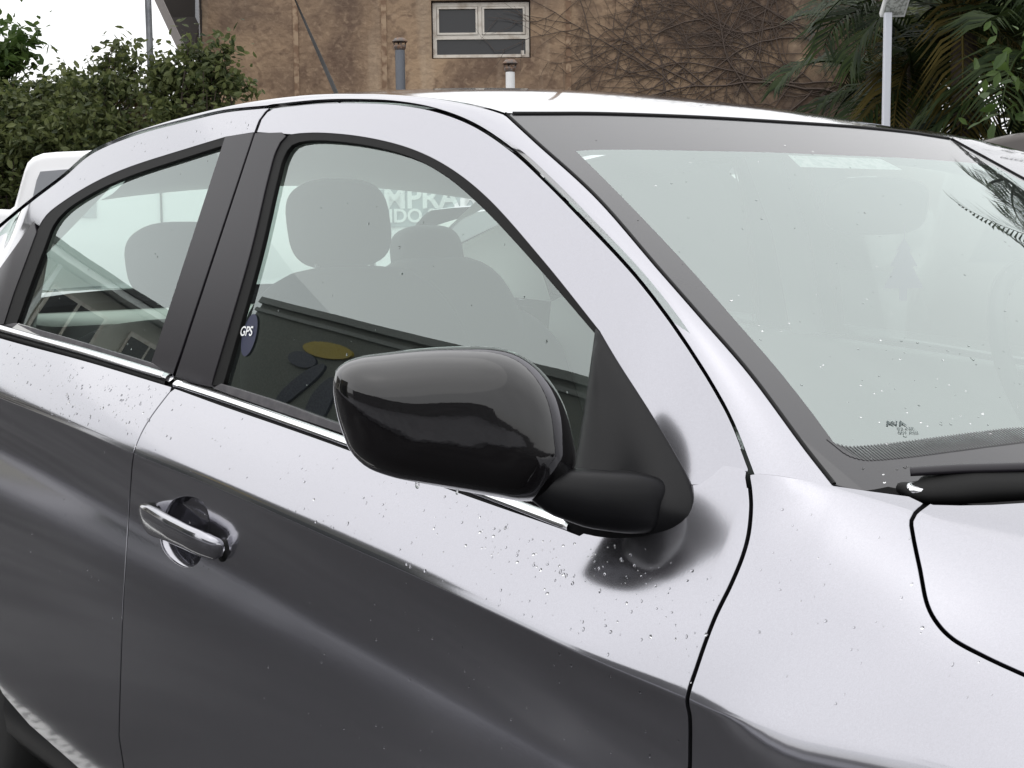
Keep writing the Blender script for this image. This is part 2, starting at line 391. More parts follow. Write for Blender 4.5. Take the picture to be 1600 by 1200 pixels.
def fB(x, m):
    x = np.asarray(x, float); m = np.asarray(m, float); x, m = np.broadcast_arrays(x, m)
    cy, cz = yc(x), zc(x); ry, rz = rg(x)
    w = sstep(-.57, -.38, x)
    # below the crease
    s = np.clip(-m, 0, .66)
    oy = (1-w)*np.interp(s, _ss, _dy)+w*np.interp(s, _ss, _fy); oz = (1-w)*np.interp(s, _ss, _dz)+w*np.interp(s, _ss, _fz)
    yl, zl = cy+oy, cz-oz
    # shoulder
    t = np.clip(m/.13, 0, 1)
    t0 = np.radians(herm([-3, -1.0, -.7, -.52, -.40, -.28, .5], [25, 25, 27, 19, 30, 38, 40], x)); t1 = np.radians(herm([-3, -1, -.7, -.52, -.42, -.3, .5], [41, 41, 42, 29, 50, 60, 60], x))
    L = np.hypot(cy-ry, rz-cz)*.36
    ay, az = cy-L*np.sin(t0), cz+L*np.cos(t0); by, bz = ry+L*np.sin(t1), rz-L*np.cos(t1)
    ys = (1-t)**3*cy+3*(1-t)**2*t*ay+3*(1-t)*t*t*by+t**3*ry; zs = (1-t)**3*cz+3*(1-t)**2*t*az+3*(1-t)*t*t*bz+t**3*rz
    # bonnet
    h = np.clip((m-.13)/.72, 0, 1); hz = zh(x); dr = np.maximum(hz-rz, .02)
    py_, pz_ = ry-.12*np.sin(t1)*1.2, rz+.12*np.cos(t1)*.9
    qy, qz = ry*.45, hz
    yh = (1-h)**3*ry+3*(1-h)**2*h*py_+3*(1-h)*h*h*qy; zhh = (1-h)**3*rz+3*(1-h)**2*h*np.minimum(pz_, hz)+3*(1-h)*h*h*qz+h**3*hz
    y = np.where(m < 0, yl, np.where(m <= .13, ys, yh)); z = np.where(m < 0, zl, np.where(m <= .13, zs, zhh))
    return np.stack([x, -y, z], -1)
B_ROWS = sorted(list(-np.arange(.03, .64, .02))+[-.02, -.014, -.009, -.005, -.002, 0, .002, .005, .009, .014, .02, .03]+list(np.arange(.04, .125, .01))+[.128, .132]+list(np.arange(.14, .85, .02)))
SB = Surf(fB, np.arange(-3.34, .9, .015), np.array([-.655]+[r for r in B_ROWS]+[.85]), .01, .006, (0.2, -1, .45))
# greenhouse side: G(x, z)
def fG(x, z):
    x, z = np.broadcast_arrays(np.asarray(x, float), np.asarray(z, float)); dz = z-.97
    return np.stack([x, -(.767-.012*((x+1.5)/.9)**2-.29*dz-.12*dz*dz*np.sign(dz)+.0075*sstep(-.80, -.56, x)*(np.clip(1.13-z, 0, .25)/.16)**2-.9*np.clip(x+.72, 0, .3)**2-.22*sstep(-2.64, -2.9, x)*np.clip(z-1.03, 0, 1)), z], -1)
SG = Surf(fG, np.arange(-3.4, -.3, .03), np.arange(.72, 1.56, .02), .01, .005, (0, -1, .2))
# windscreen: W(y, w), w = 2.2 z
def fW(y, w):
    y, w = np.broadcast_arrays(np.asarray(y, float), np.asarray(w, float)); z = w/2.2; s = (z-.965)/.38
    return np.stack([-.267-.790*s+.03*s*(s-1)-(.42-.20*s)*y*y, y, z], -1)
SW = Surf(fW, np.arange(-.80, .801, .02), np.arange(2.2*.90, 2.2*1.45, .03), .01, .01, (1, 0, 1))
# roof: z over (x, y)
RK = np.array([-2.8, -2.5, -2.2, -1.9, -1.6, -1.35, -1.15, -1.0]); RV = np.array([1.3575, 1.4169, 1.4554, 1.4722, 1.464, 1.4335, 1.3942, 1.3477])
_rm = np.gradient(RV, RK)
def roof_z(x, y):
    x = np.asarray(x, float); i = np.clip(np.searchsorted(RK, x)-1, 0, 6); h = RK[i+1]-RK[i]; t = (x-RK[i])/h
    z = (2*t**3-3*t**2+1)*RV[i]+(t**3-2*t**2+t)*h*_rm[i]+(-2*t**3+3*t**2)*RV[i+1]+(t**3-t**2)*h*_rm[i+1]
    return z-np.interp(x, [-2.8, -1.9, -1.5, -1.08], [.13, .13, .11, .04])*y*y

# ------------------------------------------------------------------ pixel curves (read off the photograph, cast onto the surfaces above)
SHUT_F = [(1178, 732), (1169, 740), (1171, 762), (1173, 790), (1169, 834), (1160, 868), (1142, 912), (1116, 966), (1088, 1043), (1073, 1095), (1077, 1120), (1077, 1195)]
SHUT_R = [(270, 606), (255, 625), (235, 652), (220, 678), (211, 700), (207, 720), (203, 770), (198, 850), (193, 930), (190, 1000), (188, 1060), (186.5, 1110), (185.5, 1150)]
GUT_F = [(427, 166), (500, 159), (560, 158), (620, 161), (680, 172), (740, 195), (800, 235), (850, 281), (900, 332), (1000, 440), (1080, 550), (1140, 652), (1172, 732)]
GUT_R = [(427, 166), (350, 174), (298, 186), (206, 211), (140, 240), (100, 274), (50, 312), (0, 353), (-60, 408), (-110, 462)]
SEAL_FO = [(330, 602), (390, 400), (420, 275), (432, 235), (447, 213), (480, 207), (560, 212), (640, 231), (700, 260), (760, 307), (850, 408), (938, 518)]
SEAL_FI = [(347, 601), (404, 400), (432, 280), (442, 245), (455, 226), (480, 219), (560, 224), (640, 244), (693, 272), (748, 318), (836, 412), (929, 520)]
SEAL_RO = [(353, 213), (300, 229), (200, 261), (150, 283), (105, 310), (72, 336), (57, 362), (40, 408), (22, 456), (6, 506)]
SEAL_RI = [(349, 226), (290, 245), (200, 275), (145, 300), (100, 330), (82, 352), (70, 382), (48, 440), (25, 505)]
BELT_TOP_F = [(273, 608), (350, 636), (440, 667), (535, 701), (700, 765), (882, 829), (905, 838)]
BELT_TOP_R = [(-90, 500), (0, 529), (140, 567), (266, 605)]
HOODL = [(1451, 784), (1430, 801), (1424, 813), (1427, 839), (1437, 888), (1449, 946), (1465, 975), (1488, 998), (1535, 1024), (1600, 1054), (1680, 1088), (1790, 1130)]
GLB_F = [(347, 601), (430, 627), (520, 660), (700, 722), (907, 792)]
GLB_R = [(25, 506), (100, 527), (170, 548), (240, 569)]
WEDGE = [(790, 178), (815, 201), (840, 224), (930, 306), (1030, 421), (1100, 501), (1171, 583), (1258, 700), (1303, 757)]
HEAD = [(790, 178), (850, 178), (920, 178), (1000, 180), (1100, 184), (1180, 188.5), (1250, 193)]

car = empty('silver_sedan', (0, 0, 0), 0, 'silver grey sedan with wet paint and black door mirror in the foreground', 'car')
def mirror_copy(o, parent=None):
    c = o.copy(); C.objects.link(c); c.parent = parent or o.parent; c.scale = (1, -1, 1); return c
def mirror_tree(o, skip=()):
    c = mirror_copy(o)
    for ch in list(o.children):
        if ch.name.split('.')[0] in skip: continue
        d = ch.copy(); C.objects.link(d); d.parent = c
    return c

# --- inner dark shell behind the panel gaps
mb = MB()
def shell_grid(surf, us, vs, off):
    U, V = np.meshgrid(us, vs, indexing='ij'); uv = np.stack([U, V], -1); return surf.pos(uv)+surf.nrm(uv)*off
mb.grid(shell_grid(SB, np.arange(-2.9, .5, .05), np.array([-.6, -.5, -.4, -.3, -.2, -.1, -.03, 0, .03, .06, .085]), -.016))
mb.grid(shell_grid(SB, np.arange(-.50, .5, .03), np.array([.085, .1, .12, .14, .18, .25]), -.016))
_v = np.array(mb.v); mb.f = [f for f in mb.f if not ((-1.68 < _v[list(f)].mean(0)[0] < -1.22) and (.70 < _v[list(f)].mean(0)[2] < .88)) and not (_v[list(f)].mean(0)[0] < -2.30 and _v[list(f)].mean(0)[2] < .74) and not (_v[list(f)].mean(0)[0] > -.42 and _v[list(f)].mean(0)[2] < .70)]; mb.fm = [0]*len(mb.f)
shell = mb.build('inner_shell', M_GAP, car); mirror_copy(shell)

# --- front door: skin + window frame
shutF = cr_path(SHUT_F, 7); shutR = cr_path(SHUT_R, 7)
beltF = SB.hits(cr_path(BELT_TOP_F, 14)); beltR = SB.hits(cr_path(BELT_TOP_R, 14))
# sill line of the doors in (x, m)
sF = SB.hits(offs(shutF, 4.2)[1:]); sR = SB.hits(offs(shutR, -1.2)[1:])
top_front = [SB.hit(1095, 740), SB.hit(1130, 739), SB.hit(1160, 738)]
top_front = [np.array([a[0], .129]) for a in top_front]
HANDLE_HOLE = [(262, 792), (270, 781), (290, 775), (308, 778), (321, 790), (327, 808), (329, 822), (326, 838), (318, 858), (312, 876), (302, 886), (288, 887), (272, 879), (258, 865), (251, 850), (250, 832), (254, 810)]
hole = SB.hits(cr_path(HANDLE_HOLE+[HANDLE_HOLE[0]], 5)[:-1])
outer = np.concatenate([beltF, top_front, sF, [[sF[-1][0]-.012, -.3], [sF[-1][0]-.02, -.45], [sF[-1][0]-.04, -.50]], [[x, -.60] for x in np.linspace(sF[-1][0]-.1, sR[-1][0]+.03, 12)], [[sR[-1][0]+.0005, -.585]], sR[::-1]])
NOFL = lambda p: -.70 < p[0] < -.528 and .945 < p[2] < .992
mb = MB(); mb.panel(SB, outer, [hole], .02, B_ROWS, .014, noflange=NOFL)
gutF = cr_path(GUT_F, 8)
g_out = offs(gutF, 3.6)
tail = [(1165, 752), (1130, 755), (1095, 757), (1060, 757), (1010, 650), (960, 562), (938, 518)]
fr_out = np.concatenate([[(402, 206), (409, 187), (418, 175.5), (428, 169.8)], g_out[1:], tail[:4], cr_path(tail[3:], 10)[1:], cr_path(SEAL_FO, 10)[::-1][1:]])
fr_out = fr_out[[i for i in range(len(fr_out)) if not (i > len(fr_out)-60 and fr_out[i][1] > 211 and fr_out[i][0] < 470)]]
mb.panel(SG, SG.hits(fr_out), [], .03, None, .012, noflange=NOFL)
front_door = mb.build('front_door', M_PAINT, car)
# --- rear door
sR2 = SB.hits(offs(shutR, 1.2)[1:])
outer = np.concatenate([beltR, sR2, [[sR2[-1][0]-.0003, -.585], [sR2[-1][0]-.02, -.60]], [[x, -.60] for x in np.linspace(sR2[-1][0]-.12, -2.15, 8)], [[-2.28, -.58], [-2.38, -.52], [-2.47, -.42], [-2.55, -.29], [-2.59, -.14], [-2.60, 0], [-2.60, .07]]])
mb = MB(); mb.panel(SB, outer, [], .02, B_ROWS, .014)
gutR = cr_path(GUT_R, 8)
_so = np.array([p for p in cr_path(SEAL_RO, 10)[::-1] if p[1] < 358])
fr_out = np.concatenate([offs(gutR, -2.6)[1:], [(-100, 520), (-60, 498), (-38, 470), (0, 420), (52, 347)], _so, [(397, 206), (404, 187), (413, 175)]])
mb.panel(SG, SG.hits(fr_out), [], .03, None, .012)
rear_door = mb.build('rear_door', M_PAINT, car)

def gpanel(name, loop, m, parent, off, depth=.006, step=.03, surf=SG):
    mb = MB(); mb.panel(surf, surf.hits(loop), [], step, None, depth, off); return mb.build(name, m, parent)
# --- pillar trims
def lerp_path(a, b, n): a = np.array(a, float); b = np.array(b, float); return [tuple(a+(b-a)*t) for t in np.linspace(0, 1, n)]
sealFO = cr_path(SEAL_FO, 10); sealFI = cr_path(SEAL_FI, 10); sealRO = cr_path(SEAL_RO, 10); sealRI = cr_path(SEAL_RI, 10)
pil = lerp_path((400, 209), (275, 589), 12)
kfo = [tuple(p) for p in sealFO if p[0] < 450 and p[1] > 209]
gpanel('pillar_trim', pil[::-1]+[(440, 208)]+kfo[::-1]+[(337, 606), (300, 598)], M_TRIM, front_door, .0015)
pil2 = lerp_path((397, 208), (271, 586), 12)
rr = lerp_path((353, 214), (236, 572), 10)
gpanel('pillar_trim', pil2+[(262, 582)]+rr[::-1], M_TRIM, rear_door, .0015)
gpanel('quarter_trim', [(53, 346), (0, 420), (-38, 470), (-60, 498), (6, 507), (22, 457), (40, 409), (57, 363)], M_TRIM, rear_door, .001)
# --- window seals
gpanel('window_seal', np.concatenate([sealFO, sealFI[::-1]]), M_RUBBER, front_door, -.001)
gpanel('window_seal', np.concatenate([sealRO, sealRI[::-1], [(352, 222)]]), M_RUBBER, rear_door, -.001)
gpanel('window_seal', np.array(lerp_path((353, 214), (237, 572), 10)+lerp_path((232, 572), (347, 224), 10)), M_RUBBER, rear_door, -.004)
# --- side glass
glF = np.concatenate([offs(sealFI, -4), [(922, 580), (912, 690), (905, 800)], offs(cr_path(GLB_F, 12), 5)[::-1][1:]])
gF = gpanel('window_glass', glF, M_GLASS, front_door, -.008, 0)
glR = np.concatenate([offs(sealRI, 4)[1:], offs(cr_path(GLB_R, 12), 5), lerp_path((234, 575), (350, 218), 10)])
gR = gpanel('window_glass', glR, M_GLASS, rear_door, -.008, 0)
# --- belt seals and chrome strips
def strip(name, top, bot, m, parent, surf, off, depth=.01):
    a = cr_path(top, 12); b = cr_path(bot, 12); return gpanel(name, np.concatenate([a, b[::-1]]), m, parent, off, depth, .02, surf)
strip('belt_seal', GLB_F, [(335, 607), (430, 641), (525, 673), (700, 736), (905, 809)], M_BELT, front_door, SG, .003)
strip('belt_seal', GLB_R, [(8, 508), (100, 534), (170, 554), (262, 583)], M_BELT, rear_door, SG, .003)
def molding(name, mid, parent, r, m, y0=-.797, off=0.0):
    P = np.array([aty(p[0], p[1], y0) for p in cr_path(mid, 10)]); mb = MB(); sweep(mb, P, r[0], r[1], up=(0, -.5, .85), n=12, power=2.6); return mb.build(name, m, parent)
CH_F = [(276, 600), (350, 624), (440, 655), (530, 687), (700, 750), (893, 822)]
CH_R = [(-90, 487), (0, 513), (140, 552), (265, 590)]
molding('chrome_strip', CH_F, front_door, (.007, .0052), M_CHROME)
molding('chrome_strip', CH_R, rear_door, (.007, .0052), M_CHROME)
dn = lambda P, d: [(a, b+d) for a, b in P]
molding('belt_gasket', dn(CH_F, 9), front_door, (.009, .0075), M_RUBBER, -.792)
molding('belt_gasket', dn(CH_R, 9), rear_door, (.009, .0075), M_RUBBER, -.792)

# --- fender
sFf = SB.hits(offs(shutF, -4.2)[1:])
hoodl = cr_path(HOODL, 8)
topf = SB.hits([(1185, 741), (1215, 745), (1250, 750), (1300, 759), (1360, 768), (1420, 776)])
hl = SB.hits(offs(hoodl, 4.5)[1:])
e = hl[-1]
outer = np.concatenate([topf, hl, [[e[0]+.1, e[1]-.005], [e[0]+.25, e[1]-.01], [.55, e[1]-.02], [.70, .02], [.72, -.1], [.55, -.12]],
    [[.0+.36*math.cos(a), -.53+.40*math.sin(a)] for a in np.linspace(R(70), R(168), 12)], [[-.40, -.50], [-.47, -.52]], [[sFf[-1][0]+.005, -.42]], sFf[::-1]])
mb = MB(); mb.panel(SB, outer, [], .02, B_ROWS, .014)
fender = mb.build('front_fender', M_PAINT, car); mirror_copy(fender)
# --- bonnet (both halves)
hin = SB.hits(offs(hoodl, -4.5))
ct = [SB.hit(*p) for p in [(1458, 789), (1500, 790), (1550, 789), (1600, 786)]]
c0 = ct[-1]
cowl = [[c0[0]+(-.16-c0[0])*(1-(1-t)**2), c0[1]+(.85-c0[1])*t] for t in np.linspace(.08, 1, 14)]
e = hin[-1]
outer = np.concatenate([ct, cowl, [[.2, .85], [.5, .85], [.72, .85], [.72, .5], [.70, .3], [.68, .1], [.5, e[1]-.018], [e[0]+.25, e[1]-.008], [e[0]+.1, e[1]-.003]], hin[::-1]])
mb = MB(); mb.panel(SB, outer, [], .03, B_ROWS, .012)
hv = np.array(mb.v); hn = np.array(mb.n); hv[:, 1] *= -1; hn[:, 1] *= -1
mb.add(hv, hn, [f[::-1] for f in list(mb.f)])
bonnet = mb.build('bonnet', M_PAINT, car)

# --- windscreen: clear pane, black border, bottom hatch
def half_to_full(h):
    h = np.asarray(h); return np.concatenate([h, (h*np.array([-1, 1]))[::-1]])
we = SW.hits(offs(cr_path(WEDGE, 10), -2)); he = SW.hits(cr_path(HEAD, 12)[1:]); he = he[he[:, 0] < -.02]
bot = SW.hits([(1330, 763), (1380, 770), (1425, 777)]); b0 = bot[-1]
botc = [[b0[0]*(1-t), b0[1]+(-.01)*t] for t in np.linspace(.15, 1, 8)][:-1]
half = np.concatenate([he[::-1], we, bot, botc])
wl = half_to_full(half)
FRIN = [(900, 236), (978, 314), (1080, 422), (1150, 502), (1210, 571), (1268, 644), (1296, 682), (1310, 700), (1327, 712), (1350, 718), (1380, 717)]
fi = SW.hits(cr_path(FRIN, 8)); ft = SW.hits([(930, 234), (1000, 234), (1100, 236), (1200, 238)]); ft = ft[ft[:, 0] < -.02]
fb = SW.hits([(1420, 713), (1480, 705), (1540, 697), (1600, 689.5)]); f0 = fb[-1]
fbc = [[f0[0]*(1-t), f0[1]+.006*t] for t in np.linspace(.15, 1, 8)][:-1]
fl = half_to_full(np.concatenate([ft[::-1], fi, fb, fbc]))
mb = MB(); mb.panel(SW, wl, [fl], .05, None, .006, 0)
frit = mb.build('windscreen_border', M_FRIT, car)
mb = MB(); mb.panel(SW, fl, [], .05, None, 0, 0)
wind = mb.build('windscreen_glass', M_WIND, frit)
mb = MB()                                                # fine black bars where the border fades into the glass
inn = np.concatenate([fi[-7:], fb, fbc]); sg = np.concatenate([[0], np.cumsum(np.linalg.norm(np.diff(inn, axis=0), axis=1))])
for sd in np.arange(.0, sg[-1], .0034):
    a = np.array([np.interp(sd, sg, inn[:, 0]), np.interp(sd, sg, inn[:, 1])])
    w = .0011
    for sgn in (1, -1):
        q = np.array([[a[0]-w, a[1]-.002], [a[0]+w, a[1]-.002], [a[0]+w*.6, a[1]+.024], [a[0]-w*.6, a[1]+.024]])*np.array([sgn, 1])
        mb.add(SW.pos(q)+SW.nrm(q)*.0006, SW.nrm(q), [(0, 1, 2, 3) if sgn > 0 else (3, 2, 1, 0)])
tag(mb.build('border_hatch', M_FRIT, frit), kind='stuff')
# edge rubber of the windscreen
wep = SW.pos(SW.hits(cr_path(WEDGE, 10)))+SW.nrm(SW.hits(cr_path(WEDGE, 10)))*.001
hep = SW.pos(he)+SW.nrm(he)*.001
hfull = np.concatenate([hep, (hep*np.array([1, -1, 1]))[::-1]])
mb = MB(); sweep(mb, wep, .0026, .0018, up=(1, 0, 1), n=6); wep2 = wep*np.array([1, -1, 1]); sweep(mb, wep2, .0026, .0018, up=(1, 0, 1), n=6)
sweep(mb, hfull, .0032, .002, up=(1, 0, 1), n=6)
mb.build('windscreen_gasket', M_RUBBER, frit)

# --- roof skin with the windscreen pillars
gp = offs(cr_path(GUT_F, 8), -3.6)[::-1]                     # from the pillar base to the top, just outside the gap
gp = np.concatenate([gp, offs(cr_path(GUT_R, 8), 2.6)[1:]])
G3 = SG.pos(SG.hits(gp)); G3 = G3
kc = int(np.argmin(np.abs(gp[:, 0]-715)+np.where(gp[:, 1] > 230, 999, 0)))
we3 = SW.pos(SW.hits(offs(cr_path(WEDGE, 6), 2.5)))[::-1]
def resample(P, n):
    s = np.concatenate([[0], np.cumsum(np.linalg.norm(np.diff(P, axis=0), axis=1))]); q = np.linspace(0, s[-1], n)
    return np.stack([np.interp(q, s, P[:, i]) for i in range(3)], 1)
NA = 60; A_out = resample(G3[:kc+1], NA); A_in = resample(we3, NA)
xb = G3[kc:, 0]; x_in = A_in[-1][0]+(xb-xb[0])
y_in = np.full(len(xb), A_in[-1][1]); z_in = roof_z(x_in, y_in); dzj = A_in[-1][2]-z_in[0]; z_in = z_in+dzj*np.exp(-(xb[0]-xb)/.15)
_z45 = float(roof_z(-2.46, y_in[0])); z_in = np.where(x_in < -2.46, np.minimum(z_in, _z45-.02+(x_in+2.46)*.47), z_in); y_in = np.where(x_in < -2.46, y_in+(x_in+2.46)*.10, y_in)
B_in = np.stack([x_in, y_in, z_in], 1)
# behind the rear window line the inner edge follows the falling pillar
OUT = np.concatenate([A_out, G3[kc+1:]]); INN = np.concatenate([A_in, B_in[1:]])
NV = 9; rows = []
for o_, i_ in zip(OUT, INN):
    L = np.linalg.norm(i_-o_); nn = np.array([.15, -.55, .85]); nn /= np.linalg.norm(nn)
    if i_[0] < -1.15: nn = np.array([0, -.45, .9]); nn /= np.linalg.norm(nn)
    mid = (o_+i_)/2+nn*L*(.03 if i_[0] > -1.1 else .09)
    t = np.linspace(0, 1, NV)[:, None]; rows.append((1-t)**2*o_+2*(1-t)*t*mid+t*t*i_)
GD = np.array(rows)
_e = GD[0]-(GD[3]-GD[0])/np.linalg.norm(GD[3]-GD[0], axis=1)[:, None]*.013; GD = np.concatenate([_e[None], GD])
def unit(v): return v/(np.linalg.norm(v, axis=-1)[..., None]+1e-12)
def rn(x, y):
    h = .01; zx = (roof_z(x+h, y)-roof_z(x-h, y))/(2*h); zy = (roof_z(x, y+h)-roof_z(x, y-h))/(2*h); return unit(np.stack([-zx, -zy, np.ones_like(zx)], -1))
nI = np.empty((len(GD), 3)); nO = np.empty((len(GD), 3))
for i in range(len(GD)):
    o_, i_ = GD[i, 0], GD[i, -1]; nO[i] = SG.nrm(np.array([o_[0], o_[2]])); k_ = float(sstep(-1.05, -1.30, np.array(i_[0])))
    w_ = SW.nrm(np.array([max(-.78, i_[1]), np.clip(i_[2]*2.2, 2.05, 3.1)])); nI[i] = unit(w_+nO[i]*.55)*(1-k_)+rn(np.array(max(i_[0], -2.78)), np.array(i_[1]))*k_
for _ in range(6): nI[1:-1] = unit(nI[:-2]+2*nI[1:-1]+nI[2:])
nO = unit(nO+.45*nI)
tt_ = np.linspace(0, 1, NV)[None, :, None]; GN = unit(nO[:, None]*(1-tt_)+nI[:, None]*tt_)
def gridn(mb, P, N, flip=False):
    nu, nv = P.shape[:2]; f = []
    for i in range(nu-1):
        for j in range(nv-1):
            q = (i*nv+j, (i+1)*nv+j, (i+1)*nv+j+1, i*nv+j+1); f.append(q[::-1] if flip else q)
    mb.add(P.reshape(-1, 3), N.reshape(-1, 3), f)
my = np.array([1, -1, 1])
mb = MB(); gridn(mb, GD, GN, True); gridn(mb, GD*my, GN*my)
# flange into the gap
fl_ = np.stack([GD[:, 0], GD[:, 0]+np.array([0, .016, -.004])], 1); fn_ = np.zeros_like(fl_)+np.array([0, -.5, -.86]); gridn(mb, fl_, fn_); gridn(mb, fl_*my, fn_*my, True)
# roof panel
yy = np.linspace(-1, 1, 41)*abs(A_in[-1][1]); hx = np.interp(np.abs(yy), np.abs(hep[::-1, 1]), hep[::-1, 0])-.004; hz = np.interp(np.abs(yy), np.abs(hep[::-1, 1]), hep[::-1, 2])
rowsx = []
hx[0] = hx[-1] = A_in[-1][0]; 
for p in np.linspace(0, 1, 60)**1.15:
    x = hx+(-2.54-hx)*p; z = roof_z(x, yy)
    z0 = roof_z(hx, yy); z = z+(hz-z0)*np.exp(-(hx-x)/.15)
    rowsx.append(np.stack([x, yy, z], 1))
RP = np.array(rowsx)
du_ = np.gradient(RP, axis=0); dv_ = np.gradient(RP, axis=1); RN = unit(np.cross(du_, dv_)); RN = RN*np.sign(RN[..., 2:3]); gridn(mb, RP, RN, True)
fl_ = np.stack([RP[0], RP[0]+np.array([.004, 0, -.012])], 0); gridn(mb, fl_, np.zeros_like(fl_)+np.array([.9, 0, .3]), True)
roof = mb.build('roof', M_PAINT, car)
# inside lining (headliner, pillars): the same skin set in
mb = MB(); ins = np.array([0, 0, -.035])
RPi = RP+ins; RPi[:, :, 2] -= .055*sstep(-2.25, -2.5, RPi[:, :, 0]); mb.grid(RPi); GDi = GD*1.0; GDi[:, :, 1] += .03; GDi[:, :, 2] -= .02; GDi[:NA+1, :, 0] -= .02
GDi = GDi[:, 3:]; mb.grid(GDi, flip=True); mb.grid(GDi*np.array([1, -1, 1]))
mb.build('headliner', M_LINER, car)
# ------------------------------------------------------------------ door mirror, handle, wiper
# corner plate of the mirror (sail)
SAIL = [(933, 516), (960, 562), (1010, 640), (1048, 703), (1074, 752), (1084, 785), (1080, 808), (1060, 826), (1030, 836), (985, 846), (940, 850), (905, 846), (890, 836), (888, 812), (897, 760), (908, 690), (920, 610), (929, 545)]
sp = cr_path(SAIL+[SAIL[0]], 9)[:-1]
suv = SG.hits(sp); ctr = SG.hit(995, 760)
def sail_off(uv):
    d = segdist(suv, np.array([uv]))[0]; low = np.clip((1.03-uv[1])/.13, 0, 1)
    return .003+.006*low*low+(.011+.008*low)*(1-math.exp(-d/.018))
mb = MB(); mb.panel(SG, suv, [], .008, None, .03, 0, .002, offf=sail_off)
vv = np.array(mb.v); mb2 = MB(); mb2.v = mb.v; mb2.n = [None]*len(mb.v); mb2.f = mb.f; mb2.fm = mb.fm
dm = mb2.build('door_mirror', M_SAIL, car)
bm = bmesh.new(); bm.from_mesh(dm.data); bmesh.ops.remove_doubles(bm, verts=bm.verts, dist=.0001); bm.to_mesh(dm.data); bm.free()
dm.data.polygons.foreach_set('use_smooth', [True]*len(dm.data.polygons))
# housing: outline on an upright plane through the mirror, domed towards the front of the car
MIR = [(515, 598), (519, 584), (533, 571), (560, 561), (600, 555), (660, 548), (720, 545), (775, 547), (812, 558), (845, 581), (872, 615), (888, 650), (898, 690), (903, 730), (892, 752), (862, 782), (825, 789), (780, 783), (712, 771), (650, 760), (611, 752), (572, 738), (555, 725), (541, 708), (530, 681), (522, 655), (517, 630), (515, 612)]
pl = np.array([-.664, -.846, .979]); pr = np.array([-.812, -1.035, 1.061])
ax = (pr-pl); ax[2] = 0; ax /= np.linalg.norm(ax); pn = np.cross(ax, [0, 0, 1]); pn = pn if pn @ (CAM-pl) > 0 else -pn
pn = pn*math.cos(.10)+np.array([0, 0, 1])*math.sin(.10)*0
def onplane(px, py, off=0.0):
    v = ray(px, py); p0 = (pl+pr)/2+pn*off; return CAM+v*(((p0-CAM) @ pn)/(v @ pn))
mo = cr_path(MIR+[MIR[0]], 9)[:-1]
MO = np.array([onplane(*p) for p in mo])
axx = ax; cen = onplane(715, 665)
ring = []
rho = np.concatenate([np.linspace(0, .9, 22), [.93, .955, .975, .99, 1.0]])
rows = []
for r_ in rho:
    row = []
    for P in MO:
        q = cen+(P-cen)*r_
        e = P-cen; zt = (q-cen)[2]
        d = (1-r_**4.0)**.58
        dep = .075+.012*np.clip((q-cen) @ (-ax)/.12, -1, 1)
        row.append(q+pn*(dep*d-.030)+np.array([0, 0, -.004])*0)
    rows.append(row)
for r_, dd in ((.985, -.038), (.95, -.046), (.90, -.050)):
    rows.append([cen+(P-cen)*r_+pn*dd for P in MO])
mb = MB(); mb.grid(np.array(rows), closed_v=True)
hou = mb.build('mirror_housing', M_GLOSS, dm)
bm = bmesh.new(); bm.from_mesh(hou.data); bmesh.ops.remove_doubles(bm, verts=bm.verts, dist=.00005); bmesh.ops.recalc_face_normals(bm, faces=bm.faces); bm.to_mesh(hou.data); bm.free()
mb = MB(); gl = [cen+(P-cen)*.9-pn*.046 for P in MO]; mb.add([cen-pn*.046]+gl, None, [(0, i+1, (i+1) % len(gl)+1) for i in range(len(gl))])
mb.build('mirror_pane', mat('mirror_silver', (.8, .8, .82), .02, 1), dm)
# arm
pa = [onplane(835, 755, -.004), onplane(880, 770, .0), onplane(925, 779, .0), onplane(962, 783, -.004), onplane(998, 786, -.012), onplane(1028, 789, -.022), onplane(1052, 792, -.036), onplane(1068, 793, -.050)]
pa = np.array([p for p in pa]); 
tt = np.linspace(0, 1, len(pa)); tq = np.linspace(0, 1, 24); pa = np.stack([np.interp(tq, tt, pa[:, i]) for i in range(3)], 1)
mb = MB(); sweep(mb, pa, np.interp(tq, [0, .12, .28, .5, .65, .8, .92, 1], [.020, .026, .028, .027, .024, .019, .013, .006]), np.interp(tq, [0, .1, .28, .5, .65, .8, .92, 1], [.015, .023, .029, .031, .029, .023, .015, .006]), up=(0, 0, 1), n=24, power=2.7)
mb.build('mirror_arm', M_SAIL, dm)
_m = mirror_tree(front_door)
for ch in _m.children:
    if ch.name.startswith('window_glass'): ch.material_slots[0].link = 'OBJECT'; ch.material_slots[0].material = M_CLEAR

# handle bowl: dished patch behind the opening in the door skin
hc = hole.mean(0); rows = []
for r_ in np.linspace(1.06, 0, 9):
    uv = hc+(hole-hc)*r_; dep = .030*(1-min(r_, 1)**2.2)+.001
    rows.append(SB.pos(uv)-SB.nrm(uv)*dep)
mb = MB(); mb.grid(np.array(rows), closed_v=True)
bo = mb.build('handle_bowl', M_PAINT, front_door)
bm = bmesh.new(); bm.from_mesh(bo.data); bmesh.ops.remove_doubles(bm, verts=bm.verts, dist=.0002); bmesh.ops.recalc_face_normals(bm, faces=bm.faces); bm.to_mesh(bo.data); bm.free()
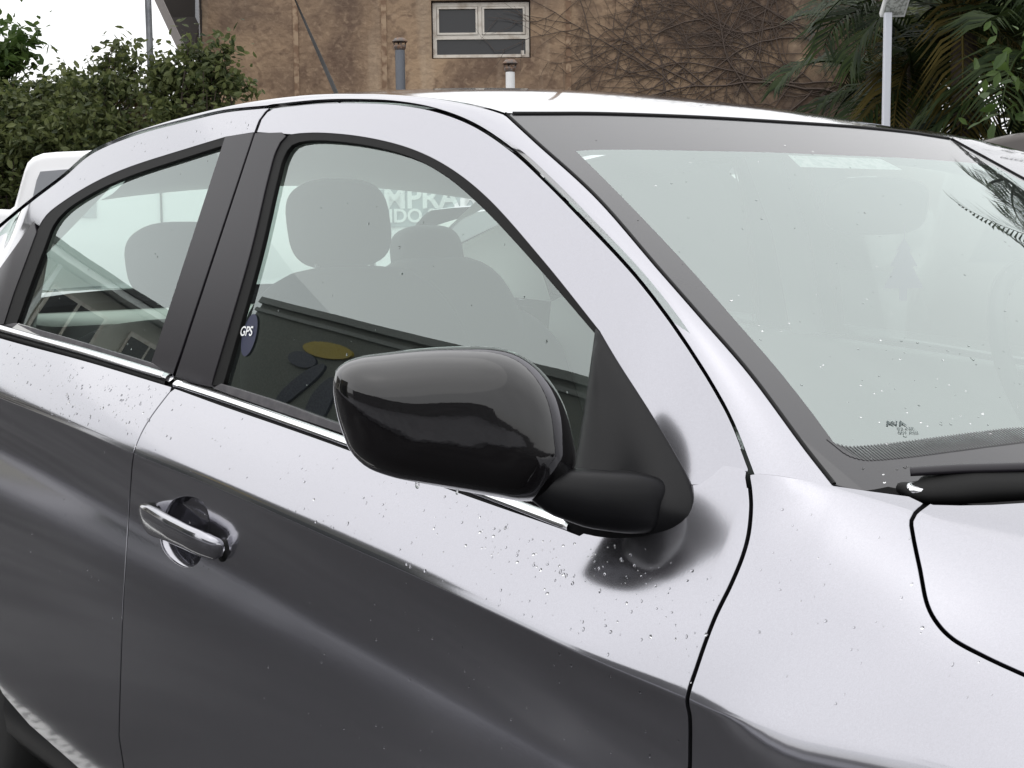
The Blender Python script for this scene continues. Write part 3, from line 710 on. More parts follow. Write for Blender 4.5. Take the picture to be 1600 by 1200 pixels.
# handle bar
HB = [(224, 811, .003), (235, 813, .011), (251, 819, .017), (273, 830, .0205), (296, 841, .0205), (318, 850, .0175), (336, 857, .012), (350, 863, .003)]
hp = []
for a, b, o_ in HB:
    uv = SB.at_off(a, b, o_); hp.append(SB.pos(uv)+SB.nrm(uv)*o_)
hp = np.array(hp); t0 = np.linspace(0, 1, len(hp)); tq = np.linspace(0, 1, 36)
from_cr = lambda P, n: np.stack([herm(np.linspace(0, 1, len(P)), P[:, i], np.linspace(0, 1, n)) for i in range(3)], 1)
hq = from_cr(hp, 36)
mb = MB(); sweep(mb, hq, np.interp(tq, [0, .04, .12, .3, .7, .9, 1], [.004, .008, .011, .0115, .011, .009, .004]), np.interp(tq, [0, .03, .08, .18, .45, .7, .88, .96, 1], [.012, .020, .0255, .0265, .0225, .021, .0175, .012, .005]), up=(0, -.28, 1), n=28, power=2.15)
mb.build('door_handle', M_PAINT, front_door)
# dark gasket under both ends of the bar
for (a, b, s1, s2) in ((230, 812, .013, .027), (342, 860, .013, .016)):
    mb = MB()
    uv = SB.hit(a+6, b); p = SB.pos(uv); n_ = SB.nrm(uv)
    pts = [(s1*math.cos(t), s2*math.sin(t)) for t in np.linspace(0, 2*math.pi, 20, endpoint=False)]
    l0 = [p+np.array([u_, 0, 0])+np.array([0, 0, v_])+n_*.003 for u_, v_ in pts]; l1 = [q-n_*.012 for q in l0]
    b0_ = len(mb.v); mb.add(l0+l1, None, [tuple(range(20))]+[(i, i+20, (i+1) % 20+20, (i+1) % 20) for i in range(20)])
    mb.build('handle_gasket', M_RUBBER, front_door)

for a_, b_, r_ in ((652, 757, .0022), (714, 769, .0014)):
    p_ = onplane(a_, b_, -.012); blob_P = []
    mb = MB(); sweep(mb, [p_+np.array([0, 0, .004]), p_, p_-np.array([0, 0, r_]), p_-np.array([0, 0, r_*1.7]), p_-np.array([0, 0, r_*2])], [r_*.7, r_, r_*.95, r_*.6, r_*.1], up=(0, 1, 0), n=12); mb.build('hanging_drop', M_DROP, dm)
# cowl and wiper
mb = MB()
wb = np.concatenate([we[-2:], bot, botc]); wb3 = SW.pos(wb)
rows = [wb3+np.array([-.02, 0, .002]), wb3+np.array([.02, 0, -.012]), wb3+np.array([.10, 0, -.028]), wb3+np.array([.20, 0, -.06])]
G_ = np.array(rows); mb.grid(G_, flip=True); mb.grid(G_*np.array([1, -1, 1]))
mb.build('cowl_panel', M_RUBBER, car)
wp = [(1418, 768, .006), (1432, 766, .016), (1470, 764, .022), (1530, 761, .028), (1600, 759, .032), (1700, 756, .032), (1800, 752, .03)]
pw = []
for a, b, o_ in wp:
    uv = SW.at_off(a, b, o_); pw.append(SW.pos(uv)+SW.nrm(uv)*o_)
pw = from_cr(np.array(pw), 30); tq = np.linspace(0, 1, 30)
mb = MB(); sweep(mb, pw, np.interp(tq, [0, .03, .1, .4, 1], [.008, .014, .017, .020, .012]), np.interp(tq, [0, .05, .2, .5, 1], [.004, .007, .0085, .011, .008]), up=(.5, 0, .85), n=14, power=2.6)
wiper = mb.build('wiper_arm', M_RUBBER, car)
mb = MB(); sweep(mb, pw[6:]+np.array([-.012, 0, .016]), .006, .004, up=(.5, 0, .85), n=10); mb.build('wiper_blade', M_TRIM, wiper)
uv = SW.at_off(1432, 763, .022); p = SW.pos(uv)+SW.nrm(uv)*.024; n_ = np.array([.25, 0, .97])
mb = MB(); k = 20; a_ = np.array([.97, 0, -.25]); b_ = np.array([0, 1, 0])
for rr_, hh in ((.0095, -.006), (.0095, 0), (.0075, .0018), (.0025, .0024)):
    pass
ringsP = np.array([[p+a_*rr_*math.cos(t)+b_*rr_*math.sin(t)+n_*hh for t in np.linspace(0, 2*math.pi, k, endpoint=False)] for rr_, hh in ((.0095, -.008), (.0098, -.001), (.0085, .001), (.0055, .0016), (.005, .0004), (.0001, .0004))])
mb.grid(ringsP, closed_v=True); mb.build('wiper_bolt', M_CHROME, wiper)

# --- rest of the car: quarter panel, rear window, boot, sills, wheels, antenna
mb = MB()
outer = np.array([[-2.605, .07], [-2.605, 0], [-2.594, -.14], [-2.555, -.29], [-2.50, -.39], [-2.515, -.38], [-2.57, -.31], [-2.65, -.25], [-2.76, -.27], [-2.86, -.34], [-2.93, -.45], [-3.1, -.52], [-3.32, -.50], [-3.335, -.2], [-3.33, .1], [-3.0, .10]])
mb.panel(SB, outer, [], .03, B_ROWS, .012)
q = SG.hits([(-118, 480), (-100, 521)])
qp = np.array([[q[0][0]-.004, q[0][1]], [q[1][0], q[1][1]], [-2.62, 1.0], [-3.2, 1.02], [-3.2, 1.06]]); mb.panel(SG, qp, [], .04, None, .01)
quarter = mb.build('rear_quarter_panel', M_PAINT, car); mirror_copy(quarter)
_m = mirror_tree(rear_door)
for ch in _m.children:
    if ch.name.startswith('window_glass'): ch.material_slots[0].link = 'OBJECT'; ch.material_slots[0].material = M_CLEAR
mb = MB(); yy2 = np.linspace(-.66, .66, 15)
P0 = np.stack([np.full(15, -2.54), yy2*.835, roof_z(np.full(15, -2.54), yy2*.835)-.006], 1); P1 = np.stack([-3.14+.08*yy2**2, yy2, np.full(15, 1.07)], 1)
mb.grid(np.array([P0*(1-t)+P1*t+np.array([0, 0, .05*math.sin(math.pi*t)]) for t in np.linspace(0, 1, 12)])); rw = mb.build('rear_window', M_CLEAR, car)
mb = MB(); 
bt = np.array([np.stack([np.full(15, x), yy2*w_, np.full(15, z)-.05*(np.abs(yy2)/.62)**4], 1) for x, z, w_ in ((-3.12, 1.07, 1.0), (-3.2, 1.078, 1.1), (-3.3, 1.06, 1.15), (-3.36, 1.0, 1.15), (-3.38, .8, 1.2), (-3.40, .6, 1.25), (-3.36, .35, 1.2))])
mb.grid(bt); mb.build('boot_lid', M_PAINT, car)
def bumper(name, plan, rows_z):
    h_ = np.array(plan); full = np.concatenate([h_, (h_*np.array([1, -1]))[::-1][1:]]); mb = MB()
    c_ = np.array([h_[0][0], 0]); mb.grid(np.array([[(c_[0]+(q[0]-c_[0])*sx, q[1]*sy, z) for q in full] for z, sx, sy in rows_z])); return mb.build(name, M_PAINT, car)
bumper('rear_bumper', [(-3.25, -.83), (-3.34, -.80), (-3.42, -.70), (-3.47, -.45), (-3.49, 0)], ((.26, .7, .97), (.40, .95, 1.0), (.60, 1.0, 1.0), (.78, .95, 1.0), (.95, .75, .99), (1.05, .5, .96)))
bumper('front_bumper', [(.60, -.80), (.70, -.77), (.80, -.66), (.87, -.4), (.89, 0)], ((.22, .8, .97), (.35, 1.0, 1.0), (.52, 1.0, 1.0), (.66, .7, .97), (.74, .45, .93)))
for x0, x1 in ((-2.32, -.46),):
    mb = MB(); xs_ = np.linspace(x0, x1, 14)
    rows = [np.stack([xs_, np.full(14, -y), np.full(14, z)], 1) for y, z in ((.855, .34), (.865, .30), (.86, .25), (.84, .22), (.6, .20))]
    mb.grid(np.array(rows)); sill = mb.build('sill', M_SAIL, car); mirror_copy(sill)
mb = MB(); box(mb, (-1.3, 0, .24), (3.9, 1.3, .06)); mb.build('floor_pan', M_GAP, car)
mb = MB(); box(mb, (.2, 0, .45), (1.1, 1.2, .4)); box(mb, (.83, 0, .5), (.06, 1.3, .42)); mb.build('engine_bay', M_GAP, car)
def wheel(x, y):
    mb = MB(); k = 40; prof = [(.19, -.095), (.285, -.10), (.305, -.085), (.312, -.05), (.312, .05), (.305, .085), (.285, .10), (.19, .095)]
    mb.grid(np.array([[(r_*math.cos(a), w_, r_*math.sin(a)) for a in np.linspace(0, 2*math.pi, k, endpoint=False)] for r_, w_ in prof]), closed_v=True)
    t = mb.build('wheel', M_TYRE, car); t.location = (x, y, .312)
    mb = MB(); s_ = -1 if y < 0 else 1
    mb.grid(np.array([[(r_*math.cos(a), s_*w_, r_*math.sin(a)) for a in np.linspace(0, 2*math.pi, k, endpoint=False)] for r_, w_ in ((.20, .0), (.205, .096), (.195, .1), (.185, .09), (.18, .03), (.0001, .03))]), closed_v=True)
    for i in range(5):
        a = i*2*math.pi/5; sweep(mb, [(.02*math.cos(a), s_*.075, .02*math.sin(a)), (.19*math.cos(a), s_*.085, .19*math.sin(a))], [.028, .022], [.012, .01], up=(0, 1, 0), n=8)
    mb.build('rim', M_ALLOY, t)
for x in (0.0, -2.65):
    for y in (-.74, .74): wheel(x, y)
# antenna on the roof
uv = None
base = at(528, 146, 2.62); base = np.array([-1.80, -.06, float(roof_z(-1.80, -.06))])
pb = proj(base); 
tipd = at(456, -12, (base-CAM) @ D_ + .30)
st = at(526, 147, (base-CAM) @ D_)
mb = MB(); sweep(mb, [st*1.06-tipd*.06, st*.7+tipd*.3, st*.35+tipd*.65, tipd], [.0046, .004, .0028, .0014], n=8); ant = mb.build('antenna', M_RUBBER, car)

# ------------------------------------------------------------------ cabin
def blob(name, c, s, m, parent, power=3.0, n=20, rx=0.0, ry=0.0):
    mb = MB(); rows = []
    for i in range(n+1):
        ph = -math.pi/2+math.pi*i/n; row = []
        for j in range(2*n):
            th = math.pi*j/n; e = 2/power
            f_ = lambda v: math.copysign(abs(v)**e, v)
            row.append((s[0]*f_(math.cos(ph))*f_(math.cos(th)), s[1]*f_(math.cos(ph))*f_(math.sin(th)), s[2]*f_(math.sin(ph))))
        rows.append(row)
    P = np.array(rows); rm = np.array((Matrix.Rotation(ry, 3, 'Y') @ Matrix.Rotation(rx, 3, 'X'))); P = P @ rm.T + np.array(c)
    mb.grid(P, closed_v=True, flip=True); o = mb.build(name, m, parent)
    bm = bmesh.new(); bm.from_mesh(o.data); bmesh.ops.remove_doubles(bm, verts=bm.verts, dist=1e-5); bm.to_mesh(o.data); bm.free(); return o
def seat(x, y, hx, hz, w=.25):
    s = blob('seat', (x+.27, y, .50), (.27, w, .10), M_FABRIC, car)
    blob('seat_back', (x-.02, y, .80), (.085, w*.96, .36), M_FABRIC, s, 3.4, ry=-.32)
    h = blob('headrest', (hx, y, hz), (.050, .10, .082), M_FABRIC, s, 3.2, ry=-.2)
    for dy in (-.06, .06):
        mb = MB(); sweep(mb, [(hx+.0, y+dy, hz), (hx+.04, y+dy, hz-.17)], .006, n=8); mb.build('headrest_post', M_CHROME, s)
    return s
h1 = aty(530, 350, -.36); h2 = aty(668, 403, .34)
seat(h1[0]+.14, -.36, h1[0], h1[2]); seat(h2[0]+.14, .34, h2[0], h2[2])
for y in (-.38, .38):
    s = blob('rear_seat', (-2.12, y, .55), (.27, .34, .10), M_FABRIC, car); blob('seat_back', (-2.42, y, .74), (.09, .33, .30), M_FABRIC, s, 3.2, ry=-.4)
    if y < 0: blob('headrest', (-2.47, y, 1.15), (.06, .125, .085), M_FABRIC, s, 3.0, ry=-.25)
# dashboard
mb = MB(); ys_ = np.linspace(-.70, .70, 25); rows = []
for x, z, k in ((-.29, .93, 0), (-.36, .95, 0), (-.46, .965, .01), (-.60, .955, .015), (-.68, .92, .01), (-.72, .85, 0), (-.70, .70, 0), (-.62, .5, 0)):
    rows.append(np.stack([np.full(25, x)-.12*ys_**2, ys_, np.full(25, z)+k*np.exp(-((ys_-.36)/.2)**2)*2.5-.02*(np.abs(ys_)/.7)**4], 1))
mb.grid(np.array(rows)); dash = mb.build('dashboard', M_DASH, car)
mb = MB()
for cx_, cz_ in ((0, 0),):
    th = np.linspace(0, 2*math.pi, 48, endpoint=False); rm = Matrix.Rotation(R(-25), 3, 'Y'); rows = []
    for a in th:
        cpt = np.array([0, .18*math.cos(a), .18*math.sin(a)]); rr_ = [cpt+(.015*math.cos(b))*cpt/.18+np.array([.015*math.sin(b), 0, 0]) for b in np.linspace(0, 2*math.pi, 10, endpoint=False)]
        rows.append([np.array(rm @ Vector(q))+np.array([-.82, .36, .98]) for q in rr_])
    mb.grid(np.array(rows), closed_u=True, closed_v=True)
    for a in (0, math.pi, -math.pi/2): sweep(mb, [np.array([-.80, .36, .97]), np.array(rm @ Vector((0, .17*math.cos(a), .17*math.sin(a))))+np.array([-.82, .36, .98])], .022, .01, n=8)
    sweep(mb, [(-.80, .36, .965), (-.60, .36, .87)], .04, n=12)
mb.build('steering_wheel', M_SAIL, car)
blob('steering_hub', (-.82, .36, .98), (.03, .075, .06), M_SAIL, car, 3, ry=-.4)
# rear-view mirror, sticker, toll tag, hanging air freshener
rv = SW.pos(SW.hit(1385, 300)); rm_ = blob('rear_view_mirror', at(1372, 322, 2.22), (.018, .125, .045), M_TRIM, car, 3.4, ry=.15)
stu = SW.hits([(1228, 234), (1360, 236), (1413, 262), (1252, 257)])
M_STICK = mat('pale_sticker', (.78, .80, .79), .6, noise=(90, (.55, .62, .6), .45, .6, 1))
mb = MB(); mb.add(SW.pos(stu)-SW.nrm(stu)*.004, None, [(0, 1, 2, 3)]); mb.build('glass_sticker', M_STICK, frit)
af = at(1413, 372, 2.25)
mb = MB(); ol = [(0, .0), (.012, -.02), (.008, -.02), (.022, -.045), (.014, -.045), (.032, -.08), (.006, -.08), (.006, -.10), (-.006, -.10), (-.006, -.08), (-.032, -.08), (-.014, -.045), (-.022, -.045), (-.008, -.02), (-.012, -.02)]
r2 = np.array([R_[0], R_[1], 0]); n2 = np.array([-R_[1], R_[0], 0])
f0_ = [af+r2*a+np.array([0, 0, b]) for a, b in ol]; f1_ = [q+n2*.002 for q in f0_]; k = len(ol)
mb.add(f0_+f1_, None, [tuple(range(k)), tuple(range(2*k-1, k-1, -1))]+[(i, (i+1) % k, (i+1) % k+k, i+k) for i in range(k)])
sweep(mb, [af, af+np.array([0, 0, .05])], .0008, n=6)
mb.build('air_freshener', mat('violet_card', (.16, .09, .25), .7), car, smooth=False)
mb = MB(); box(mb, (-2.86, 0, 1.0), (.56, 1.26, .03)); mb.build('parcel_shelf', M_LINER, car, False)
for sgn in (-1, 1):
    mb = MB(); mb.add([(-2.50, sgn*.70, 1.02), (-3.1, sgn*.66, 1.05), (-2.98, sgn*.63, 1.12), (-2.60, sgn*.64, 1.24), (-2.52, sgn*.66, 1.16)], None, [(0, 1, 2, 3, 4)]); mb.build('pillar_lining', M_LINER, car, False)
# inner door trim of both sides
for sgn in (-1, 1):
    mb = MB(); xs_ = np.linspace(-2.5, -.62, 20)
    rows = [np.stack([xs_, np.full(20, sgn*y), np.interp(xs_, [-2.5, -.6], [1.02+dz, .89+dz])], 1) for y, dz in ((.752, .0), (.735, .012), (.70, .0), (.68, -.15), (.70, -.5), (.70, -.7))]
    mb.grid(np.array(rows)); mb.build('inner_door_trim', M_INNER, car)
    mb = MB(); sweep(mb, [(-1.66, sgn*.735, .98), (-1.66, sgn*.67, 1.2), (-1.68, sgn*.58, 1.40)], .05, .02, up=(0, sgn, .3), n=8); mb.build('inner_pillar', M_LINER, car)

# ------------------------------------------------------------------ writing on the glass
def tangent_frame(surf, px, py, off):
    uv = surf.hit(px, py); p = surf.pos(uv)+surf.nrm(uv)*off; n = surf.nrm(uv)
    x = surf.pos(surf.hit(px+6, py))-surf.pos(surf.hit(px-6, py)); x = x-n*(x @ n); x /= np.linalg.norm(x); y = np.cross(n, x)
    m_ = Matrix.Identity(4)
    for i in range(3): m_[i][0] = x[i]; m_[i][1] = y[i]; m_[i][2] = n[i]; m_[i][3] = p[i]
    return m_
M_WHITE = mat('white_print', (.85, .86, .86), .5)
M_BLUE = mat('navy_sticker', (.012, .016, .05), .4)
def disc_on(surf, px, py, rx, rz, off, m, name, parent, rot=0.0):
    T = tangent_frame(surf, px, py, off); mb = MB(); k = 28
    pts = [T @ Vector((rx*math.cos(a)*math.cos(rot)-rz*math.sin(a)*math.sin(rot), rx*math.cos(a)*math.sin(rot)+rz*math.sin(a)*math.cos(rot), 0)) for a in np.linspace(0, 2*math.pi, k, endpoint=False)]
    mb.add([tuple(q) for q in pts], None, [tuple(range(k))]); return mb.build(name, m, parent)
disc_on(SG, 384, 522, .021, .033, -.006, M_BLUE, 'gps_sticker', front_door)
Tg = tangent_frame(SG, 381, 517, -.0045)
sk = Matrix.Identity(4); sk[0][0] = 1.05
text_mesh('gps_lettering', 'GPS', .021, M_WHITE, front_door, Tg @ sk, bold=.0003)
Tm = tangent_frame(SW, 1408, 668, .0008)
M_PRINT = mat('grey_glass_print', (.05, .07, .07), .6)
text_mesh('glass_mark', 'AVA', .011, M_PRINT, frit, Tm @ Matrix.Translation((-.004, .006, 0)), bold=.0003)
text_mesh('glass_mark', 'E2 43R\n001 AS2', .0065, M_PRINT, frit, Tm @ Matrix.Translation((.004, -.006, 0)))
# ------------------------------------------------------------------ ground
def asphalt():
    m = mat('wet_asphalt', (.032, .031, .035), .42, spec=.14, noise=(60, (.05, .049, .048), .35, .7, 6), bump=(240, .5, .004))
    n = m.node_tree.nodes; l = m.node_tree.links; b = n['Principled BSDF']; tcn = n.new('ShaderNodeTexCoord')
    t = n.new('ShaderNodeTexNoise'); t.inputs['Scale'].default_value = .7; t.inputs['Detail'].default_value = 4; l.new(tcn.outputs['Object'], t.inputs['Vector'])
    r = n.new('ShaderNodeMapRange'); r.inputs[1].default_value = .42; r.inputs[2].default_value = .62; r.inputs[3].default_value = .45; r.inputs[4].default_value = .8
    l.new(t.outputs[0], r.inputs[0]); l.new(r.outputs[0], b.inputs['Roughness']); return m
mb = MB(); mb.add([(-300, -300, 0), (300, -300, 0), (300, 300, 0), (-300, 300, 0)], None, [(0, 1, 2, 3)])
tag(mb.build('ground', asphalt(), None, False), kind='structure')
mb = MB(); v1 = np.array([-2.2, -1.05]); v2 = np.array([-6.0, -1.15])
mb.add([(-1.9, -1.05, .004), (-9, -1.05, .004), (-9, -.95, .004), (-1.9, -.95, .004)], None, [(0, 3, 2, 1)])
tag(mb.build('parking_line', mat('worn_white_paint', (.6, .6, .58), .7, noise=(30, (.12, .12, .12), .5, .62, 5)), None, False), kind='structure')

mb = MB(); box(mb, (-6, -7.3, .06), (60, 4.6, .12)); pv = mb.build('added_pavement', mat('concrete_paving', (.34, .34, .36), .85, noise=(3, (.24, .24, .26), .4, .65, 6)), None, False); bevel(pv, .02, 2); tag(pv, kind='structure')  # out-of-view pale strip, added to reflect a lighter band into the lower doors
# ------------------------------------------------------------------ background frame: local x to the right of view, y away, z up
DH = np.array([math.cos(YAW), math.sin(YAW), 0]); RH = np.array([math.sin(YAW), -math.cos(YAW), 0])
BROT = math.atan2(RH[1], RH[0])
def bg(px, py, D): return at(px, py, D/(ray(px, py) @ DH))          # point at horizontal distance D ahead
def bl(px, py, D):                                                # local coords (right, away, up)
    p = bg(px, py, D); q = p-np.array([CAM[0], CAM[1], 0]); return np.array([q @ RH, q @ DH, p[2]])
def bframe(name, **k):
    return empty(name, (CAM[0], CAM[1], 0), BROT, **k)
def shift_base(o, off):
    """move an Empty to its base while the children stay put"""
    v = Matrix.Rotation(o.rotation_euler.z, 3, 'Z') @ Vector(off); o.location = Vector(o.location)+v
    for c in o.children:
        if c.type == 'MESH':
            c.data.transform(Matrix.Translation(-Vector(off)))
            for d in c.children: d.data.transform(Matrix.Translation(-Vector(off)))

# --- stucco building
def stucco():
    m = mat('brown_stucco', (.30, .195, .125), .93); n = m.node_tree.nodes; l = m.node_tree.links; b = n['Principled BSDF']
    tcn = n.new('ShaderNodeTexCoord')
    def noise(sc, det, vec=None, dist=0):
        t = n.new('ShaderNodeTexNoise'); t.inputs['Scale'].default_value = sc; t.inputs['Detail'].default_value = det; t.inputs['Distortion'].default_value = dist
        l.new(vec or tcn.outputs['Object'], t.inputs['Vector']); return t
    def rng(src, lo, hi, a=0, c=1):
        r = n.new('ShaderNodeMapRange'); r.inputs[1].default_value = lo; r.inputs[2].default_value = hi; r.inputs[3].default_value = a; r.inputs[4].default_value = c
        l.new(src, r.inputs[0]); return r.outputs[0]
    def mix(fac, c1, c2):
        x = n.new('ShaderNodeMix'); x.data_type = 'RGBA'; l.new(fac, x.inputs[0])
        for i, c in ((6, c1), (7, c2)):
            if isinstance(c, tuple): x.inputs[i].default_value = (*c, 1)
            else: l.new(c, x.inputs[i])
        return x.outputs[2]
    c1 = mix(rng(noise(1.1, 9, dist=1.0).outputs[0], .38, .62), (.15, .098, .068), (.36, .25, .16))
    c2 = mix(rng(noise(5.5, 10, dist=1.5).outputs[0], .5, .72, 0, .75), c1, (.115, .07, .048))
    c2b = mix(rng(noise(17, 8, dist=.8).outputs[0], .52, .75, 0, .6), c2, (.40, .29, .195))
    mp = n.new('ShaderNodeMapping'); mp.inputs['Scale'].default_value = (3.2, 3, .35); l.new(tcn.outputs['Object'], mp.inputs[0])
    c3 = mix(rng(noise(1.3, 7, mp.outputs[0]).outputs[0], .56, .74, 0, .8), c2b, (.43, .33, .235))                 # pale runs
    mp2 = n.new('ShaderNodeMapping'); mp2.inputs['Scale'].default_value = (1.2, 3, .9); l.new(tcn.outputs['Object'], mp2.inputs[0])
    sx = n.new('ShaderNodeSeparateXYZ'); l.new(tcn.outputs['Object'], sx.inputs[0])
    up = rng(sx.outputs['Z'], 2.75, 3.9); ms = n.new('ShaderNodeMath'); ms.operation = 'MULTIPLY'; l.new(up, ms.inputs[0]); l.new(rng(noise(1.4, 8).outputs[0], .35, .6), ms.inputs[1])
    c4 = mix(ms.outputs[0], c3, (.085, .06, .048))                                                               # dark blotches, stronger towards the top
    vx_ = rng(sx.outputs['X'], .2, 2.4); mv = n.new('ShaderNodeMath'); mv.operation = 'MULTIPLY'; l.new(vx_, mv.inputs[0]); l.new(rng(noise(2.3, 9, dist=1.2).outputs[0], .36, .62, .1, .85), mv.inputs[1])
    c4 = mix(mv.outputs[0], c4, (.07, .048, .038))
    l.new(c4, b.inputs['Base Color'])
    bp = n.new('ShaderNodeBump'); bp.inputs['Strength'].default_value = .6; bp.inputs['Distance'].default_value = .02
    l.new(noise(22, 9).outputs[0], bp.inputs['Height']); l.new(bp.outputs[0], b.inputs['Normal']); return m
WD = 13.0
bld = bframe('stucco_building', label='brown weathered stucco building with a small white framed window behind the sedan', cat='building')
l0, l1 = bl(312, 100, WD)[0], bl(1470, 100, WD)[0]
wx0, wx1 = bl(674, 50, WD)[0], bl(829, 50, WD)[0]; wz0, wz1 = bl(750, 91, WD)[2], bl(750, 0, WD)[2]
H = 3.6
M_STUCCO = stucco()
mb = MB()                                                # front wall with a real opening
vx = [l0, wx0, wx1, l1]; vz = [0, wz0, wz1, H]
for i in range(3):
    for j in range(3):
        if i == 1 and j == 1: continue
        mb.add([(vx[i], WD, vz[j]), (vx[i+1], WD, vz[j]), (vx[i+1], WD, vz[j+1]), (vx[i], WD, vz[j+1])], None, [(0, 1, 2, 3)])
for a, b_ in (((wx0, wz0), (wx1, wz0)), ((wx1, wz0), (wx1, wz1)), ((wx1, wz1), (wx0, wz1)), ((wx0, wz1), (wx0, wz0))):
    mb.add([(a[0], WD, a[1]), (a[0], WD+.22, a[1]), (b_[0], WD+.22, b_[1]), (b_[0], WD, b_[1])], None, [(0, 1, 2, 3)])
mb.add([(l0, WD, 0), (l0, WD+7, 0), (l0, WD+7, H), (l0, WD, H)], None, [(0, 3, 2, 1)]); mb.add([(l1, WD, 0), (l1, WD+7, 0), (l1, WD+7, H), (l1, WD, H)], None, [(0, 1, 2, 3)])
mb.add([(l0, WD, H), (l1, WD, H), (l1, WD+7, H), (l0, WD+7, H)], None, [(0, 1, 2, 3)])
mb.build('wall', M_STUCCO, bld, False)
M_WFRAME = mat('old_white_window_paint', (.62, .58, .52), .7, noise=(12, (.40, .34, .28), .45, .7, 6))
M_PANE = mat('dark_window_pane', (.018, .018, .02), .12, spec=.5)
def fbar(mb, x0, z0, x1, z1, y, t=.05): box(mb, ((x0+x1)/2, y, (z0+z1)/2), (abs(x1-x0), t, abs(z1-z0)))
mb = MB(); Y = WD+.07; zt = wz1-.015
e = .034; zm = bl(750, 57, WD)[2]; xm = bl(750, 57, WD)[0]
fbar(mb, wx0+.012, wz0+.012, wx0+.012+e, zt, Y); fbar(mb, wx1-.012-e, wz0+.012, wx1-.012, zt, Y); fbar(mb, wx0+.012+e, wz0+.012, wx1-.012-e, wz0+.012+e*.8, Y); fbar(mb, wx0+.012+e, zt-e, wx1-.012-e, zt, Y)
fbar(mb, wx0+.012+e, zm-e*.55, wx1-.012-e, zm+e*.55, Y); fbar(mb, xm-e*.5, zm+e*.55, xm+e*.5, zt-e, Y)
win = mb.build('window', M_WFRAME, bld, False)
for x0, x1 in ((wx0+.012+e, xm-e*.5), (xm+e*.5, wx1-.012-e)):
    mb = MB(); z0, z1 = zm+e*.55, zt-e; q = .022
    fbar(mb, x0+.004, z0+.004, x0+q, z1-.004, Y-.012, .04); fbar(mb, x1-q, z0+.004, x1-.004, z1-.004, Y-.012, .04); fbar(mb, x0+q, z0+.004, x1-q, z0+q, Y-.012, .04); fbar(mb, x0+q, z1-q, x1-q, z1-.004, Y-.012, .04)
    mb.build('sash', M_WFRAME, win, False)
    mb = MB(); fbar(mb, x0+.01, z0+.01, x1-.01, z1-.01, Y+.004, .006); mb.build('pane', M_PANE, win, False)
mb = MB(); fbar(mb, wx0+.02, wz0+.02, wx1-.02, zm, Y+.004, .006); mb.build('pane', M_PANE, win, False)
mb = MB(); fbar(mb, bl(814, 80, WD)[0], bl(814, 86, WD)[2], bl(819, 80, WD)[0], bl(819, 78, WD)[2], Y-.03, .02); mb.build('window_latch', M_WFRAME, win, False)
# overhanging dark verge at the left corner
mb = MB(); a0, a1, a2, a3 = bl(243, -10, 12.2), bl(288, 86, 12.2), bl(311, 96, 12.9), bl(311, -10, 12.9)
def prism(mb, pts, dy):
    k = len(pts); p0 = [np.array(p) for p in pts]; p1 = [p+np.array([0, dy, 0]) for p in p0]
    mb.add(p0+p1, None, [tuple(range(k)), tuple(range(2*k-1, k-1, -1))]+[(i, i+k, (i+1) % k+k, (i+1) % k) for i in range(k)])
prism(mb, [a0, a1, a2, a3], .25)
ov = mb.build('roof_overhang', mat('dark_timber', (.02, .016, .014), .8), bld, False)
mb = MB(); b0_, b1_ = bl(243, -10, 12.15), bl(287, 84, 12.15); dx = np.array([.035, 0, 0]); prism(mb, [b0_-dx, b1_-dx, b1_+dx, b0_+dx], .04)
mb.build('verge_board', mat('grey_board', (.22, .2, .19), .7), ov, False)
mb = MB(); c0_, c1_ = bl(308.5, -10, 12.85), bl(308.5, 104, 12.85); box(mb, (c0_+c1_)/2, (.04, .03, c0_[2]-c1_[2])); mb.build('downpipe', mat('pale_pipe', (.4, .4, .42), .6), bld, False)
# flat pilaster runs of pale render
for px in (462, 600, 888):
    mb = MB(); x = bl(px, 50, WD)[0]; box(mb, (x, WD-.004, 2.6), (.045, .012, 3.9)); mb.build('render_strip', mat('pale_render_%d' % px, (.36, .26, .175), .95, noise=(14, (.20, .125, .08), .40, .56, 9)), bld, False)
shift_base(bld, ((l0+l1)/2, WD, 0))

# --- dry creeper on the wall
cre = bframe('dry_creeper', label='bare brown creeper stems branching across the right of the stucco wall', cat='climber')
M_STEM = mat('dry_stem', (.085, .062, .05), .9)
mb = MB(); rnd = random.Random(3)
def stem(p, ang, L, r, depth):
    pts = [np.array(p)]; a = ang; st = .09
    kids = []
    for i in range(int(L/st)):
        a += rnd.gauss(0, .13); q = pts[-1]+np.array([math.cos(a)*st, rnd.uniform(-.004, .004), math.sin(a)*st]); pts.append(q)
        if depth > 0 and rnd.random() < .42: kids.append((q, a+rnd.choice((-1, 1))*rnd.uniform(.4, 1.2), L*rnd.uniform(.3, .65), r*.62))
    if len(pts) > 2:
        P = np.array(pts); P[:, 1] = WD-.012-r+P[:, 1]*0; x_hi = l1-.05; P[:, 0] = np.minimum(P[:, 0], x_hi)
        sweep(mb, P, np.linspace(r, r*.45, len(P)), n=5, caps=False)
    for k in kids: stem(k[0], k[1], k[2], k[3], depth-1)
